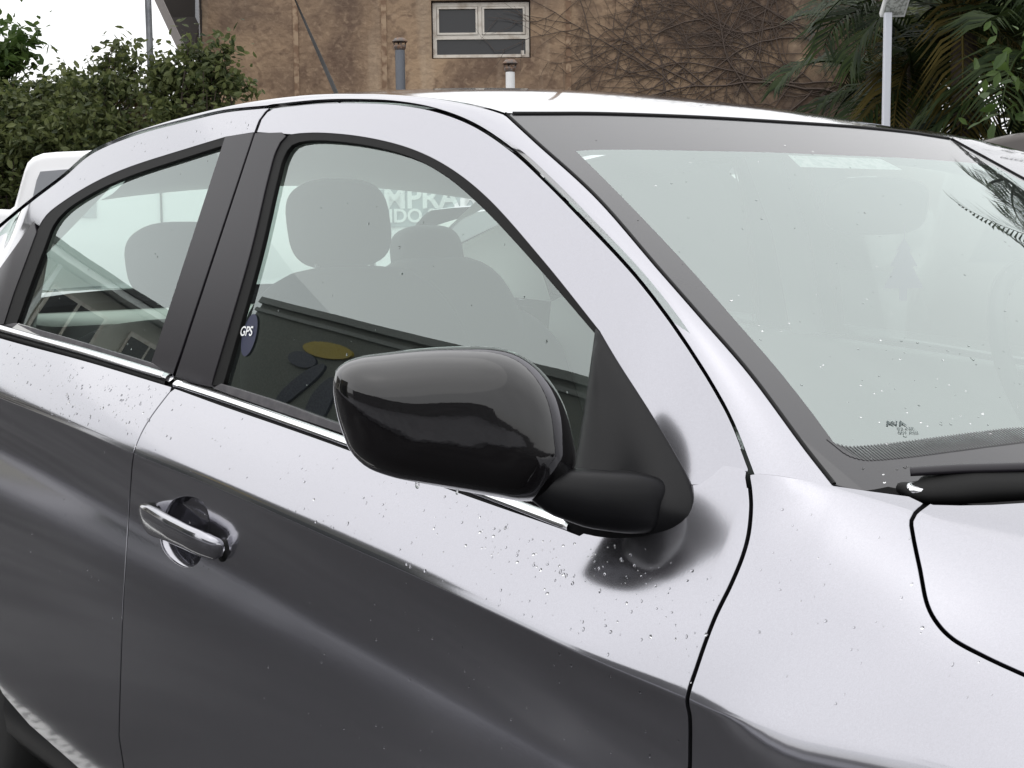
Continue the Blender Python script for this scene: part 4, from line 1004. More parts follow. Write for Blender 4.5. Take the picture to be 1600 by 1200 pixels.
for px, py, ang, L, r in ((1375, 165, 2.75, 2.2, .030), (1375, 150, 2.5, 2.4, .024), (1340, 165, 2.2, 2.0, .02), (1180, 160, 2.3, 1.9, .022), (1150, 150, 1.2, 1.3, .016), (1040, 150, 1.7, 1.3, .016), (960, 120, 1.35, 1.2, .016), (1250, 60, 2.9, 2.0, .018), (1300, 20, 3.1, 2.0, .016), (1100, 30, 3.0, 1.4, .014), (1380, 60, 2.9, 1.8, .02), (925, 90, 1.5, 1.0, .014), (1200, 140, .4, 1.3, .02), (1290, 120, 2.0, 1.2, .02), (1380, 110, 2.6, 1.8, .018), (1080, 90, 2.0, 1.0, .012), (1010, 20, 2.6, .9, .012), (1330, 90, 2.4, 1.5, .014), (1230, 110, 2.6, 1.5, .014), (1150, 60, 2.4, 1.2, .012), (1060, 130, 2.8, 1.0, .012)):
    p = bl(px, py, WD); stem((p[0], WD, p[2]), ang, L, r*.42, 3)
mb.build('stem', M_STEM, cre); shift_base(cre, (bl(1380, 165, WD)[0], WD, 0))
# --- flues
def flue(px, top, w, D, col, label, capw):
    o = bframe('flue_pipe', label=label, cat='flue', group=None); x, y, zt = bl(px, top, D); r = w/2/FOC*D
    mb = MB(); k = 20
    def ringz(r_, z): return [(x+r_*math.cos(a), y+r_*math.sin(a), z) for a in np.linspace(0, 2*math.pi, k, endpoint=False)]
    zc_ = zt-14/FOC*D
    mb.grid(np.array([ringz(r, 0), ringz(r, zc_-.02), ringz(r*.96, zc_)]), closed_v=True); mb.build('pipe', col, o)
    mb = MB(); cr_ = capw/2/FOC*D
    mb.grid(np.array([ringz(r*1.0, zc_-.01), ringz(r*1.25, zc_+.012), ringz(r*1.25, zc_+.03), ringz(r*.6, zc_+.032)]), closed_v=True); mb.build('collar', M_FLUE, o)
    mb = MB(); mb.grid(np.array([ringz(.001, zt+.018), ringz(cr_*.6, zt+.012), ringz(cr_, zt-.012), ringz(cr_, zt-.02), ringz(cr_*.5, zt-.018), ringz(.001, zt-.018)]), closed_v=True); mb.build('cap', M_FLUE, o)
    for a in (0.3, 1.87, 3.44, 5.01):
        mb = MB(); sweep(mb, [(x+r*1.1*math.cos(a), y+r*1.1*math.sin(a), zc_), (x+cr_*.75*math.cos(a), y+cr_*.75*math.sin(a), zt-.015)], .006, n=5); mb.build('cap_strut', M_FLUE, o)
    shift_base(o, (x, y, 0)); return o
M_FLUE = mat('rusty_galvanised', (.14, .12, .11), .55, .5, noise=(25, (.2, .12, .08), .45, .6, 4))
flue(624.5, 62, 15, 11.5, mat('grey_flue_steel', (.13, .14, .16), .5, .4), 'dark grey steel flue pipe with a cap in front of the stucco wall', 24)
flue(797, 96, 14, 10.5, mat('white_flue_paint', (.72, .72, .72), .5), 'short white flue pipe with a rusty cap just below the small window', 24)

# --- posts
def post(name, px, w, D, ztop, col, label, cat):
    o = bframe(name, label=label, cat=cat); x, y, _ = bl(px, 180, D); r = w/2/FOC*D; mb = MB()
    return o, x, y, r
M_GALV = mat('galvanised_post', (.36, .37, .39), .5, .6, noise=(14, (.25, .26, .28), .4, .65, 5))
o, x, y, r = post('metal_post', 238, 10, 9.0, 4, M_GALV, 'thin grey galvanised post rising out of the hedge at left', 'post')
mb = MB(); sweep(mb, [(x, y, 0), (x, y, 3.6)], r, n=14); mb.build('pole', M_GALV, o); shift_base(o, (x, y, 0))
o, x, y, r = post('lamp_post', 1384.5, 11, 8.0, 3, M_GALV, 'pale square post with a small solar floodlight in front of the palms', 'lamp post')
zt = bl(1385, 20, 8.0)[2]
M_POST = mat('pale_grey_post', (.55, .57, .62), .5, .2)
mb = MB(); box(mb, (x, y, zt/2), (2*r, 2*r, zt)); bevel(mb.build('pole', M_POST, o, False), .004, 2)
rt = Matrix.Rotation(R(-38), 3, 'X')
mb = MB(); hc_ = np.array([x+.035, y-.03, zt+.055]); box(mb, hc_, (.14, .20, .035), rt); hd = mb.build('lamp_head', mat('pale_lamp_case', (.62, .63, .62), .4), o, False); bevel(hd, .006, 2)
mb = MB(); box(mb, hc_+np.array(rt @ Vector((0, -.004, -.0195))), (.115, .165, .004), rt); mb.build('lamp_lens', mat('lamp_lens', (.45, .47, .44), .25, noise=(60, (.25, .26, .24), .45, .55, 1)), hd, False)
shift_base(o, (x, y, 0))

# ------------------------------------------------------------------ foliage
def leaf_mat(name, a, b_, tr=.35, sc=3.0, spec=.25):
    m = bpy.data.materials.new(name); m.use_nodes = True; n = m.node_tree.nodes; l = m.node_tree.links; n.clear()
    g = n.new('ShaderNodeNewGeometry'); tcn = n.new('ShaderNodeTexCoord'); t = n.new('ShaderNodeTexNoise'); t.inputs['Scale'].default_value = sc; t.inputs['Detail'].default_value = 3
    l.new(tcn.outputs['Object'], t.inputs['Vector'])
    ma = n.new('ShaderNodeMath'); ma.operation = 'ADD'; l.new(g.outputs['Random Per Island'], ma.inputs[0]); l.new(t.outputs[0], ma.inputs[1])
    mr = n.new('ShaderNodeMapRange'); mr.inputs[1].default_value = .4; mr.inputs[2].default_value = 1.35; l.new(ma.outputs[0], mr.inputs[0])
    mx = n.new('ShaderNodeMix'); mx.data_type = 'RGBA'; mx.inputs[6].default_value = (*a, 1); mx.inputs[7].default_value = (*b_, 1); l.new(mr.outputs[0], mx.inputs[0])
    p = n.new('ShaderNodeBsdfPrincipled'); p.inputs['Roughness'].default_value = .5; p.inputs['Specular IOR Level'].default_value = .25; l.new(mx.outputs[2], p.inputs['Base Color']); p.inputs['Specular IOR Level'].default_value = spec
    tl = n.new('ShaderNodeBsdfTranslucent'); l.new(mx.outputs[2], tl.inputs[0])
    ms = n.new('ShaderNodeMixShader'); ms.inputs[0].default_value = tr; l.new(p.outputs[0], ms.inputs[1]); l.new(tl.outputs[0], ms.inputs[2])
    o = n.new('ShaderNodeOutputMaterial'); l.new(ms.outputs[0], o.inputs[0]); return m
M_BARK = mat('bark', (.06, .045, .035), .9, bump=(30, .6, .02))
def leaves(centers, size, rnd, name, m, parent, el=(1.9, .95), droop=.3):
    """leaf-shaped six-point faces, folded a little along the midrib"""
    V = []; F = []
    for c in centers:
        s = size*rnd.uniform(.6, 1.3); th = rnd.uniform(0, 2*math.pi); ph = rnd.gauss(-droop, .6)
        d = np.array([math.cos(th)*math.cos(ph), math.sin(th)*math.cos(ph), math.sin(ph)]); w = np.cross(d, [0, 0, 1]); w /= np.linalg.norm(w)+1e-9
        n_ = np.cross(w, d); ro = rnd.gauss(0, .7); w = w*math.cos(ro)+n_*math.sin(ro); n_ = np.cross(w, d)
        L = s*el[0]/2; W = s*el[1]/2; b = len(V)
        V += [c-d*L, c-d*L*.2+w*W+n_*W*.25, c+d*L*.45+w*W*.75+n_*W*.2, c+d*L, c+d*L*.45-w*W*.75+n_*W*.2, c-d*L*.2-w*W+n_*W*.25]
        F += [(b, b+1, b+2, b+3), (b, b+3, b+4, b+5)]
    mb = MB(); mb.add(V, None, F); return mb.build(name, m, parent, False)
def shrub(name, label, cat, lumps, n, size, m, seed, trunk_at, group=None, twigs=40):
    """lumps: (px,py,D,rx,rz) ellipsoids in image pixels; foliage scattered in uneven clusters"""
    rnd = random.Random(seed); o = bframe(name, label=label, cat=cat, group=group); cs = []
    tot = sum(l_[3]*l_[4] for l_ in lumps)
    mbt = MB(); bx, by, _ = bl(trunk_at[0], 300, trunk_at[1])
    for (px, py, D, rx, rz) in lumps:
        c = bl(px, py, D); k = int(n*rx*rz/tot); ax_ = rx/FOC*D; az_ = rz/FOC*D; ay_ = min(ax_, .7)
        ncl = max(6, k//26)
        for _ in range(ncl):
            while True:
                q = np.array([rnd.uniform(-1, 1) for _ in range(3)])
                if .1 < q @ q < 1: break
            q = q/np.linalg.norm(q)*(np.linalg.norm(q)**.55); cc = c+q*np.array([ax_, ay_, az_])
            rad = size*rnd.uniform(1.2, 2.8)
            for _ in range(max(4, int(k/ncl*rnd.uniform(.4, 1.7)))): cs.append(cc+np.array([rnd.gauss(0, rad), rnd.gauss(0, rad), rnd.gauss(0, rad*.9)]))
            if rnd.random() < .35:
                st = np.array([bx+(cc[0]-bx)*.35, by+(cc[1]-by)*.3, max(.3, cc[2]-rnd.uniform(.5, 1.1))]); md = (st+cc)/2+np.array([rnd.gauss(0, .05), 0, .05]); sweep(mbt, [st, md, cc], [.009, .006, .003], n=5, caps=False)
    leaves(cs, size, rnd, 'crown', m, o)
    sweep(mbt, [(bx, by, 0), (bx+.02, by, .5), (bx-.03, by, 1.0), (bx, by, 1.5)], [.05, .045, .035, .02], n=8); mbt.build('trunk', M_BARK, o); shift_base(o, (bx, by, 0)); return o
M_LEAF1 = leaf_mat('hedge_leaf', (.026, .042, .016), (.13, .15, .055), .42)
M_LEAF2 = leaf_mat('bright_leaf', (.035, .07, .016), (.085, .135, .035), .4)
M_LEAF3 = leaf_mat('dry_leaf_mix', (.05, .035, .018), (.14, .10, .045), .3)
G_ = 'shrubs of the hedge at left'
shrub('hedge_shrub', 'dense dark green shrub at the left edge behind the white van', 'shrub', [(30, 210, 9.4, 90, 70), (10, 290, 9.2, 90, 60), (-60, 190, 9.6, 80, 70), (80, 250, 9.1, 80, 60), (100, 150, 9.6, 50, 30), (60, 160, 9.5, 40, 25)], 14000, .029, M_LEAF1, 11, (20, 9.4), G_)
shrub('hedge_shrub', 'leafy shrub with sky showing through its top, left of the grey post', 'shrub', [(150, 150, 9.2, 55, 32), (190, 115, 9.4, 30, 35), (130, 200, 9.0, 70, 30), (212, 95, 9.3, 10, 24), (175, 80, 9.3, 7, 12), (170, 235, 9.0, 70, 40)], 4600, .028, M_LEAF1, 12, (160, 9.2), G_)
shrub('hedge_shrub', 'loose shrub reaching in front of the stucco wall right of the grey post', 'shrub', [(300, 125, 8.8, 34, 26), (340, 125, 8.7, 34, 24), (380, 138, 8.7, 16, 10), (265, 150, 8.9, 36, 34), (300, 175, 8.8, 60, 22), (345, 85, 8.7, 10, 18), (262, 105, 8.9, 22, 20), (300, 72, 8.75, 7, 14), (322, 95, 8.75, 16, 14)], 3400, .028, M_LEAF1, 13, (300, 8.8), G_)
shrub('background_tree', 'lighter green tree top poking up at the far left', 'tree', [(15, 100, 14, 26, 20), (42, 62, 14, 9, 12), (-40, 110, 14, 50, 30), (30, 85, 14, 12, 14)], 1300, .06, M_LEAF2, 14, (10, 14))
shrub('dry_shrub', 'brownish half dry shrub low in the hedge near the grey post', 'shrub', [(170, 190, 9.9, 80, 26), (220, 185, 9.8, 50, 22), (140, 215, 9.8, 70, 25)], 1500, .045, M_LEAF3, 15, (190, 9.9))
# brown board fence behind the hedge
fe = bframe('board_fence', label='low brown board fence behind the hedge at left', cat='fence'); 
M_FENCE = [mat('fence_board_%d' % i, c, .9, noise=(8, tuple(v*.6 for v in c), .4, .7, 6)) for i, c in enumerate([(.12, .075, .05), (.10, .06, .045), (.14, .09, .06)])]
x0 = bl(-150, 200, 10.6)[0]; x1 = bl(312, 200, 10.6)[0]; zt = bl(200, 178, 10.6)[2]; k = 16; w_ = (x1-x0)/k
fm_ = None
for i in range(k):
    mb = MB(); box(mb, (x0+(i+.5)*w_, 10.6+random.uniform(-.008, .008), (zt+random.uniform(-.02, .02))/2), (w_-.012, .025, zt)); mb.build('board', M_FENCE[i % 3], fe, False)
shift_base(fe, ((x0+x1)/2, 10.6, 0))
# --- palms
def frond(mb, base, az, el0, L, rnd, droop=1.2, nl=34, ll=.34, w=.016):
    p = np.array(base, float); e = el0; st = L/nl; pts = [p.copy()]; dirs = []
    for i in range(nl):
        d = np.array([math.cos(az)*math.cos(e), math.sin(az)*math.cos(e), math.sin(e)]); p = p+d*st; pts.append(p.copy()); dirs.append(d); e -= droop/nl*(.5+i/nl)
    sweep(mb, pts, np.linspace(.014, .003, len(pts)), n=4, caps=False)
    for i in range(4, nl):
        t = i/nl; d = dirs[i]; s = np.cross(d, [0, 0, 1]); s /= np.linalg.norm(s)+1e-9; u_ = np.cross(s, d)
        l_ = ll*(.55+1.0*math.sin(math.pi*min(1, t*.9+.12)))*.8*rnd.uniform(.8, 1.1)
        for sg in (1, -1):
            dr = s*sg*.75+d*.75+u_*rnd.uniform(.0, .25); dr /= np.linalg.norm(dr); q = pts[i]; m1 = q+dr*l_*.5; tip = q+dr*l_+np.array([0, 0, -.28*l_]); b = len(mb.v); wv = np.cross(dr, u_)*w*.5+u_*w*.3
            mb.add([q-wv*.4, q+wv*.4, m1+wv, tip, m1-wv], None, [(0, 1, 2, 4), (4, 2, 3)])
M_PALM = leaf_mat('palm_leaf', (.006, .014, .005), (.030, .046, .014), .2, spec=.10); M_PALMG = leaf_mat('golden_palm_leaf', (.035, .032, .010), (.12, .095, .03), .3, spec=.08)
def palm(px, D, zc_, n, L, label, seed, gold=0, stems=1):
    rnd = random.Random(seed); o = bframe('palm_tree', label=label, cat='palm', group='palms at right'); x, y, _ = bl(px, 300, D)
    mb = MB(); mg = MB()
    for i in range(n):
        az = 2*math.pi*i/n*1.0+rnd.uniform(-.3, .3); frond(mg if i < gold else mb, (x+rnd.gauss(0, .06), y+rnd.gauss(0, .06), zc_+rnd.uniform(-.25, .1)), az if i >= gold else -1.6+rnd.uniform(-.8, .8), rnd.uniform(-.5, 1.2), L*rnd.uniform(.75, 1.1), rnd, rnd.uniform(1.2, 2.2))
    mb.build('crown', M_PALM, o)
    if gold: mg.build('yellow_fronds', M_PALMG, o)
    mb = MB(); zs = np.linspace(0, zc_, 16); sweep(mb, [(x+.03*math.sin(z*1.3), y, z) for z in zs], np.linspace(.11, .07, 16)+np.where(np.arange(16) % 2, .008, 0), n=10); mb.build('trunk', M_BARK, o); shift_base(o, (x, y, 0))
palm(1500, 8.8, 2.55, 22, 1.25, 'dark palm with yellow hanging fronds at the top right', 21, 4)
palm(1430, 9.3, 2.25, 18, 1.0, 'dark palm directly behind the lamp post', 22, 1)
palm(1620, 8.2, 2.2, 20, 1.2, 'dark palm cut by the right edge of the picture', 23, 1)
palm(1560, 9.6, 1.5, 16, 1.0, 'low dark palm between the taller palms at right', 24, 0)
palm(1365, 10.5, 2.35, 12, .8, 'palm whose fronds hang before the right end of the stucco wall', 25, 2)
palm(1790, 8.6, 3.1, 20, 1.5, 'tall palm beyond the right edge of the picture', 26, 0)
palm(2050, 8.2, 3.3, 20, 1.6, 'tallest palm beyond the right edge of the picture', 27, 0)
shrub('garden_shrub', 'broad leaved light green shrub at the right edge', 'shrub', [(1612, 150, 6.2, 18, 50), (1640, 110, 6.2, 30, 50)], 170, .045, M_LEAF2, 31, (1640, 6.2), twigs=4)
shrub('backdrop_tree', 'dark tree mass behind the palms at right', 'tree', [(1560, 40, 12, 130, 70), (1750, 60, 12, 160, 140), (1990, 40, 11, 170, 180), (1480, 10, 12.5, 60, 40), (1680, 200, 12, 120, 60)], 5200, .13, M_LEAF1, 32, (1750, 12))

# ------------------------------------------------------------------ parked vehicles behind
M_VAN = mat('white_van_paint', (.82, .82, .83), .25, 0, .8, .03)
M_VGLASS = mat('van_window', (.30, .31, .33), .1, 0, .5)
def extrude_outline(mb, outline, y0, y1, inset=.05):
    """side outline (x,z) between two y planes with softened edges"""
    O = cr_path(list(outline)+[outline[0]], .04)[:-1]; k = len(O); T = np.roll(O, -1, 0)-np.roll(O, 1, 0); T /= np.linalg.norm(T, axis=1)[:, None]+1e-9
    Nn = np.stack([-T[:, 1], T[:, 0]], 1); area = .5*np.sum(O[:, 0]*np.roll(O[:, 1], -1)-np.roll(O[:, 0], -1)*O[:, 1]); Nn = Nn if area > 0 else -Nn
    rings = []
    for y, s in ((y0, .035), (y0+.006, .018), (y0+.018, .005), (y0+.045, 0), (y1-.045, 0), (y1-.018, .005), (y1-.006, .018), (y1, .035)):
        q = O+Nn*s; rings.append([(p[0], y, p[1]) for p in q])
    mb.grid(np.array(rings), closed_v=True); b = len(mb.v)-8*k
    mb.f.append(tuple(b+j for j in range(k))); mb.f.append(tuple(b+7*k+j for j in range(k))[::-1]); mb.fm += [0, 0]
def small_wheel(o, x, y, r=.33):
    mb = MB(); k = 28; mb.grid(np.array([[(x+r_*math.cos(a), y+w_, r+r_*math.sin(a)) for a in np.linspace(0, 2*math.pi, k, endpoint=False)] for r_, w_ in ((.001, -.11), (r*.6, -.11), (r*.93, -.11), (r, -.08), (r, .08), (r*.93, .11), (.001, .11))]), closed_v=True)
    w = mb.build('wheel', M_TYRE, o); mb = MB(); mb.grid(np.array([[(x+r_*math.cos(a), y+w_, r+r_*math.sin(a)) for a in np.linspace(0, 2*math.pi, k, endpoint=False)] for r_, w_ in ((.001, -.125), (r*.3, -.125), (r*.6, -.115))]), closed_v=True); mb.build('hubcap', M_ALLOY, w)
VD = 6.6
van = bframe('white_van', label='white van with pale lettering parked beyond the sedan, seen at left and through its windows', cat='van')
xl = bl(24, 300, VD)[0]; ztop = bl(80, 234, VD)[2]; zhood = bl(10, 323, VD)[2]
vp_ = [bl(q[0], q[1], VD) for q in ((4, 327), (24, 327.5), (31, 322), (36, 304), (46, 268), (51, 255), (60, 246), (74, 240.5), (95, 238.5), (140, 236.5))]
out = [(xl-.75, .35), (xl-.78, .6), (xl-.74, zhood-.16), (xl-.66, zhood-.06), (xl-.5, zhood-.02)]+[(q[0], q[2]) for q in vp_]+[(xl+.8, ztop+.03), (xl+2.6, ztop+.03), (xl+2.78, ztop-.03), (xl+2.85, ztop-.15), (xl+2.88, .6), (xl+2.85, .32), (xl+1.2, .28)]
mb = MB(); extrude_outline(mb, [tuple(p) for p in out], VD-.1, VD+1.5, .10); vb = mb.build('body', M_VAN, van); 
mb = MB(); prism(mb, [bl(q[0], q[1], VD-.108) for q in ((44, 340), (150, 340), (150, 262), (110, 264), (63, 268), (57, 282))], .02); mb.build('side_window', M_VGLASS, van, False)
mb = MB(); box(mb, (xl+.70, VD-.104, 1.05), (.008, .01, 1.2)); mb.build('door_gap', M_GAP, van, False)
for x_ in (xl-.28, xl+2.3): small_wheel(van, x_, VD+.02); small_wheel(van, x_, VD+1.38)
# lettering, on the van's flank
M_LET = mat('white_lettering', (.9, .9, .9), .5)
a_, b_ = bl(505, 297, VD-.105), bl(835, 352, VD-.105)
mb = MB(); box(mb, ((a_[0]+b_[0])/2, VD-.104, (a_[2]+b_[2])/2), (b_[0]-a_[0], .012, a_[2]-b_[2])); mb.build('sign_panel', mat('grey_blue_sign', (.30, .35, .37), .5), van, False)
def put_text(body, px0, px1, py, hgt, bold):
    a, b_ = bl(px0, py, VD-.108), bl(px1, py, VD-.108); T = Matrix.Translation(Vector(((a[0]+b_[0])/2, VD-.114, a[2]))) @ Matrix.Rotation(R(90), 4, 'X'); return text_mesh('lettering', body, hgt, M_LET, van, T, .001, bold)
put_text('COMPRAMOS', 525, 815, 312, .135, .0035)
put_text('RAPIDO SEGURO', 545, 790, 339, .085, .002)
shift_base(van, (xl+1, VD+.7, 0))
CD = 6.0
dc = bframe('dark_parked_car', label='dark brown parked car whose roof shows behind the sedan at right', cat='car')
xr = bl(1505, 220, CD)[0]; zr = bl(1520, 208, CD)[2]
out = [(xr-.22, .35), (xr-.25, .7), (xr-.22, .98), (xr-.16, 1.1), (xr-.05, zr-.10), (xr+.15, zr-.015), (xr+.5, zr), (xr+1.0, zr-.02), (xr+1.6, zr-.12), (xr+2.1, 1.08), (xr+2.7, 1.0), (xr+2.8, .6), (xr+2.75, .3), (xr+.8, .25)]
mb = MB(); extrude_outline(mb, out, CD-.1, CD+1.5, .12); mb.build('body', mat('dark_brown_paint', (.045, .035, .03), .3, .2, .7, .05), dc)
for a, b_ in ((xr+.0, xr+.75), (xr+.82, xr+1.6)):
    mb = MB(); prism(mb, [(a+.0, CD-.106, 1.06), (b_, CD-.106, 1.06), (b_-.08, CD-.106, zr-.2), (a+.18, CD-.106, zr-.17)], .02); mb.build('side_window', M_PANE, dc, False)
for x_ in (xr+.2, xr+2.1): small_wheel(dc, x_, CD+.02); small_wheel(dc, x_, CD+1.38)
shift_base(dc, (xr+.8, CD+.7, 0))

WDp = 7.2  # white car added beyond the far side to brighten what the windscreen shows
wc = bframe('added_hatchback', label='added white hatchback, a pale shape brightening the view through the windscreen', cat='car')
xw_ = bl(1010, 300, WDp)[0]
out = [(xw_, .35), (xw_-.03, .7), (xw_+.05, .95), (xw_+.25, 1.25), (xw_+.5, 1.42), (xw_+.9, 1.46), (xw_+1.5, 1.42), (xw_+2.0, 1.1), (xw_+2.6, 1.0), (xw_+2.75, .8), (xw_+2.75, .4), (xw_+1.4, .25)]
mb = MB(); extrude_outline(mb, out, WDp-.1, WDp+1.5, .1); mb.build('body', M_VAN, wc)
for a, b_ in ((xw_+.35, xw_+.95), (xw_+1.02, xw_+1.75)):
    mb = MB(); prism(mb, [(a, WDp-.106, 1.02), (b_, WDp-.106, 1.02), (b_-.12, WDp-.106, 1.33), (a+.12, WDp-.106, 1.33)], .02); mb.build('side_window', M_VGLASS, wc, False)
for x_ in (xw_+.5, xw_+2.25): small_wheel(wc, x_, WDp+.02); small_wheel(wc, x_, WDp+1.38)
shift_base(wc, (xw_+1.4, WDp+.7, 0))
# ------------------------------------------------------------------ the street side behind the camera (seen mirrored in glass and paint)
M_SHOP = mat('grey_green_shop_wall', (.15, .155, .13), .7, noise=(1.2, (.125, .13, .112), .35, .7, 5))
M_SHOPT = mat('shop_parapet_trim', (.20, .205, .19), .5)
M_DARK = mat('dark_green_shutter', (.018, .026, .024), .5)
shop = empty('shop_building', (-9.2, -6, 0), 0, 'grey green shop with flower petal sign, mirrored in the front door window', 'building')
def zr_(x): return 3.50-(x+6.5)*.125
mb = MB(); X0, X1 = -12.5, -6.2; Yf = 0
def sx_(x): return x+9.2
v = [(sx_(X0), 0, 0), (sx_(X1), 0, 0), (sx_(X1), 0, zr_(X1)), (sx_(X0), 0, zr_(X0))]; v2_ = [(a, -.35, b) for a, _, b in v]
mb.add(v+v2_, None, [(1, 0, 3, 2), (4, 5, 6, 7), (0, 4, 7, 3), (5, 1, 2, 6), (3, 7, 6, 2)]); mb.build('wall', M_SHOP, shop, False)
mb = MB(); mb2_ = MB()
for dz, t_, dy in ((.0, .09, .05), (-.16, .05, .03)):
    a = np.array([sx_(X0)-.04, .0, zr_(X0)+dz]); b_ = np.array([sx_(X1)+.04, .0, zr_(X1)+dz])
    mb.add([a+np.array([0, dy, 0]), b_+np.array([0, dy, 0]), b_+np.array([0, dy, -t_]), a+np.array([0, dy, -t_]), a-np.array([0, .1, 0]), b_-np.array([0, .1, 0]), b_+np.array([0, -.02, -t_]), a+np.array([0, -.02, -t_])], None, [(0, 1, 2, 3)[::-1], (0, 4, 5, 1)[::-1], (3, 2, 6, 7)[::-1], (0, 3, 7, 4), (1, 5, 6, 2)])
mb.build('parapet', M_SHOPT, shop, False)
# petals of the sign
M_YEL = mat('yellow_petal', (.42, .30, .015), .5); M_NAV = mat('navy_petal', (.004, .006, .03), .4)
for cx_, cz_, la, lb, ang, m_ in ((-10.42, 3.52, .50, .105, -4, M_YEL), (-10.78, 3.36, .32, .10, -8, M_NAV), (-10.55, 3.02, .40, .15, 48, M_NAV), (-10.0, 2.84, .20, .34, 0, M_NAV), (-9.5, 3.05, .40, .15, -48, M_YEL), (-9.35, 3.38, .34, .10, 8, M_NAV)):
    k = 26; mb = MB(); a_ = R(ang); pts = [(sx_(cx_+la*math.cos(t)*math.cos(a_)-lb*math.sin(t)*math.sin(a_)), cz_+la*math.cos(t)*math.sin(a_)+lb*math.sin(t)*math.cos(a_)) for t in np.linspace(0, 2*math.pi, k, endpoint=False)]
    mb.add([(p[0], .03, p[1]) for p in pts]+[(p[0], .0, p[1]) for p in pts], None, [tuple(range(k))[::-1]]+[(i_, i_+k, (i_+1) % k+k, (i_+1) % k)[::-1] for i_ in range(k)]); mb.build('petal', m_, shop, False)
for cx_, w_ in ((-7.8, 2.6), (-11.2, 1.6)):
    mb = MB(); box(mb, (sx_(cx_), .02, 1.15), (w_, .06, 2.1)); mb.build('shutter', M_DARK, shop, False)
M_HWALL = mat('pale_house_wall', (.50, .49, .43), .85, noise=(.9, (.40, .39, .34), .4, .65, 5))
M_HROOF = mat('dark_roof_edge', (.05, .05, .05), .7)
hs_ = empty('pale_house', (-16.2, -5, 0), 0, 'pale house with dark windows and white eaves, mirrored in the rear door window', 'building')
mb = MB(); box(mb, (-2.5, -.2, 1.95), (5, 4.2, 3.9)); mb.build('wall', M_HWALL, hs_, False)
mb = MB(); box(mb, (-2.4, -.2, 3.98), (5.6, 4.9, .10)); rf = mb.build('eaves', mat('white_eaves', (.75, .76, .74), .6), hs_, False)
mb = MB(); box(mb, (-2.4, -.2, 4.09), (5.7, 5.0, .09)); mb.build('roof', M_HROOF, hs_, False)
for yc_, zc2, w_, h_ in ((1.15, 3.1, .8, .95), (-.1, 3.15, 1.1, .9), (-1.5, 3.05, .8, 1.1), (.9, 1.2, .9, 2.0), (-.9, 1.3, 1.2, 1.1)):
    mb = MB(); box(mb, (.02, yc_, zc2), (.08, w_, h_)); wn_ = mb.build('window', M_WFRAME, hs_, False)
    mb = MB(); box(mb, (.055, yc_-w_*.235, zc2), (.03, w_*.42, h_*.86)); box(mb, (.055, yc_+w_*.235, zc2), (.03, w_*.42, h_*.86)); mb.build('pane', M_PANE, wn_, False)
    mb = MB(); box(mb, (.07, yc_, zc2-h_/2-.04), (.18, w_+.12, .06)); mb.build('sill', M_WFRAME, wn_, False)
mb = MB(); box(mb, (.06, .55, 2.4), (.10, .09, 3.0)); mb.build('drainpipe', mat('white_pipe', (.7, .72, .70), .5), hs_, False)
mb = MB(); box(mb, (.35, -.4, 2.62), (.8, 3.4, .12)); mb.build('canopy', M_HROOF, hs_, False)
# unseen grey wall, added and raised to reflect a soft grey band above the crease
lw = empty('added_wall', (-1, -9, 0), 0, 'added grey wall across the street, out of view, giving a grey band above the door crease', 'wall')
mb = MB(); box(mb, (3, -.1, 1.1), (16, .2, 2.2)); mb.build('wall', mat('grey_render', (.26, .26, .265), .9, noise=(2, (.2, .2, .2), .4, .6, 4)), lw, False)
mb = MB(); box(mb, (3, -.1, 2.235), (16, .28, .07)); mb.build('coping', M_SHOPT, lw, False)

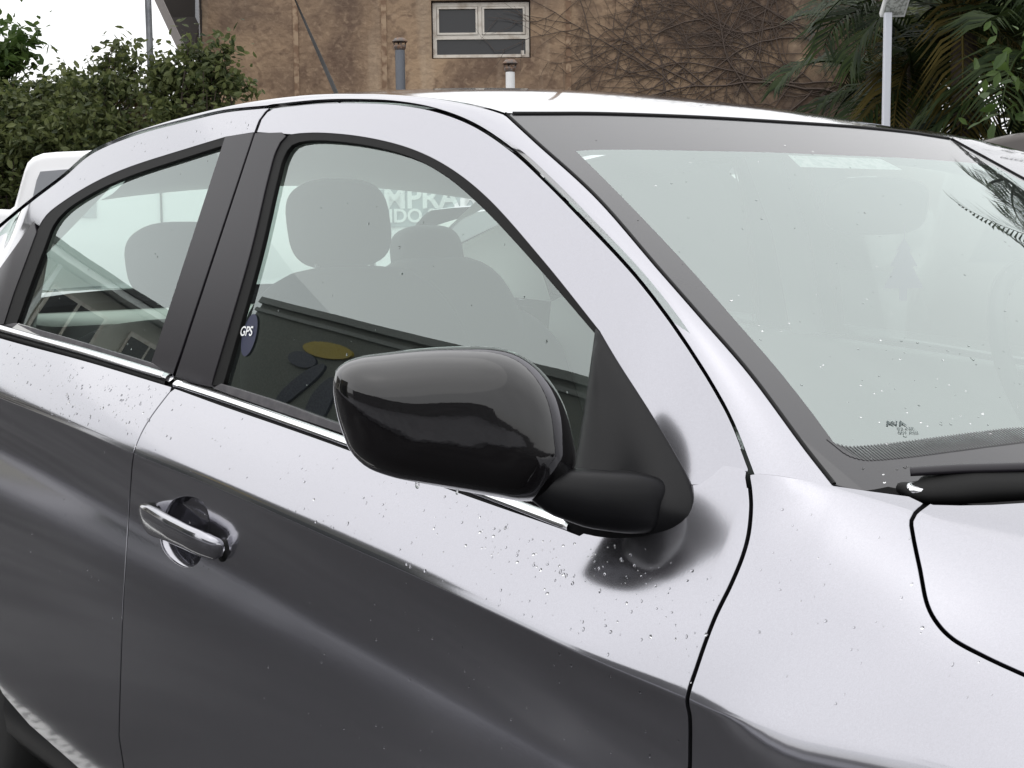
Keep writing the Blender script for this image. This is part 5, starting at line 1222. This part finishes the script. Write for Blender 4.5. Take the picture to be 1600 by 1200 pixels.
# ------------------------------------------------------------------ rain drops on the car
def drops(name, parent, surf, regions, seed, off0=0.0, flat=.42):
    rnd = random.Random(seed); V = []; F = []
    for (poly, count, r0, r1) in regions:
        P = np.array(poly, float); lo, hi = P.min(0), P.max(0); k = 0; tries = 0
        while k < count and tries < count*20:
            tries += 1; q = np.array([rnd.uniform(lo[0], hi[0]), rnd.uniform(lo[1], hi[1])])
            if not inside(P, q[None])[0]: continue
            k += 1
            try: uv = surf.hit(*q)
            except ValueError: continue
            c = surf.pos(uv); n_ = surf.nrm(uv); c = c+n_*(off0-.00005); r = r0+(r1-r0)*rnd.random()**2.2
            a = np.cross(n_, [1, 0, 0.2]); a /= np.linalg.norm(a); b_ = np.cross(n_, a); el = rnd.uniform(.8, 1.35); b0 = len(V)
            for (rr_, hh) in ((1.0, 0), (.88, .5), (.5, .88)):
                for j in range(8):
                    t = j*math.pi/4; V.append(c+(a*math.cos(t)*el+b_*math.sin(t)/el)*r*rr_*(1+.0*rnd.random())+n_*r*flat*hh)
            V.append(c+n_*r*flat); V.append(c)
            for i in range(2):
                for j in range(8): F.append((b0+i*8+j, b0+i*8+(j+1) % 8, b0+(i+1)*8+(j+1) % 8, b0+(i+1)*8+j))
            for j in range(8): F.append((b0+16+j, b0+16+(j+1) % 8, b0+24)); F.append((b0+(j+1) % 8, b0+j, b0+25))
    mb = MB(); mb.add(V, None, F); o = mb.build(name, M_DROP, parent)
    bm = bmesh.new(); bm.from_mesh(o.data); bmesh.ops.recalc_face_normals(bm, faces=bm.faces); bm.to_mesh(o.data); bm.free()
    tag(o, kind='stuff'); return o
SHO = [(0, 535), (262, 608), (540, 705), (880, 835), (1060, 860), (1150, 745), (1150, 880), (1075, 1080), (870, 990), (525, 835), (210, 700), (0, 615)]
drops('rain_drops', front_door, SB, [([(275, 615), (540, 708), (880, 838), (1150, 880), (1075, 1080), (870, 990), (525, 835), (225, 705)], 230, .0006, .0022),
    ([(700, 790), (880, 850), (900, 900), (750, 870)], 40, .0008, .0022), ([(230, 720), (525, 850), (870, 1010), (1060, 1110), (1060, 1190), (500, 1190), (215, 900)], 110, .0007, .0017), ([(880, 850), (1050, 850), (1020, 930), (880, 920)], 18, .0009, .0022)], 41)
drops('rain_drops', rear_door, SB, [([(0, 535), (262, 610), (215, 700), (0, 615)], 240, .0007, .0026), ([(0, 640), (205, 715), (190, 1000), (0, 900)], 40, .0008, .0018)], 42)
drops('rain_drops', frit, SW, [([(830, 190), (1250, 200), (1500, 235), (1600, 300), (1600, 680), (1330, 700), (1000, 350)], 130, .0006, .0018), ([(1350, 520), (1600, 540), (1600, 690), (1380, 700)], 45, .0006, .0021), ([(1300, 700), (1420, 720), (1420, 765), (1310, 750)], 8, .0012, .0024)], 43)
drops('rain_drops', bonnet, SB, [([(1200, 780), (1420, 830), (1440, 960), (1600, 1060), (1600, 1150), (1150, 1080)], 40, .0008, .0018)], 44)
drops('rain_drops', gF, SG, [([(460, 230), (690, 280), (920, 520), (900, 700), (360, 590)], 26, .001, .0022)], 45, -.008)
drops('rain_drops', gR, SG, [([(345, 230), (90, 340), (40, 490), (235, 560)], 14, .001, .002)], 46, -.008)
drops('rain_drops', roof, SG, [([(100, 290), (200, 225), (420, 178), (395, 205), (200, 250), (90, 310)], 30, .0009, .002)], 47)
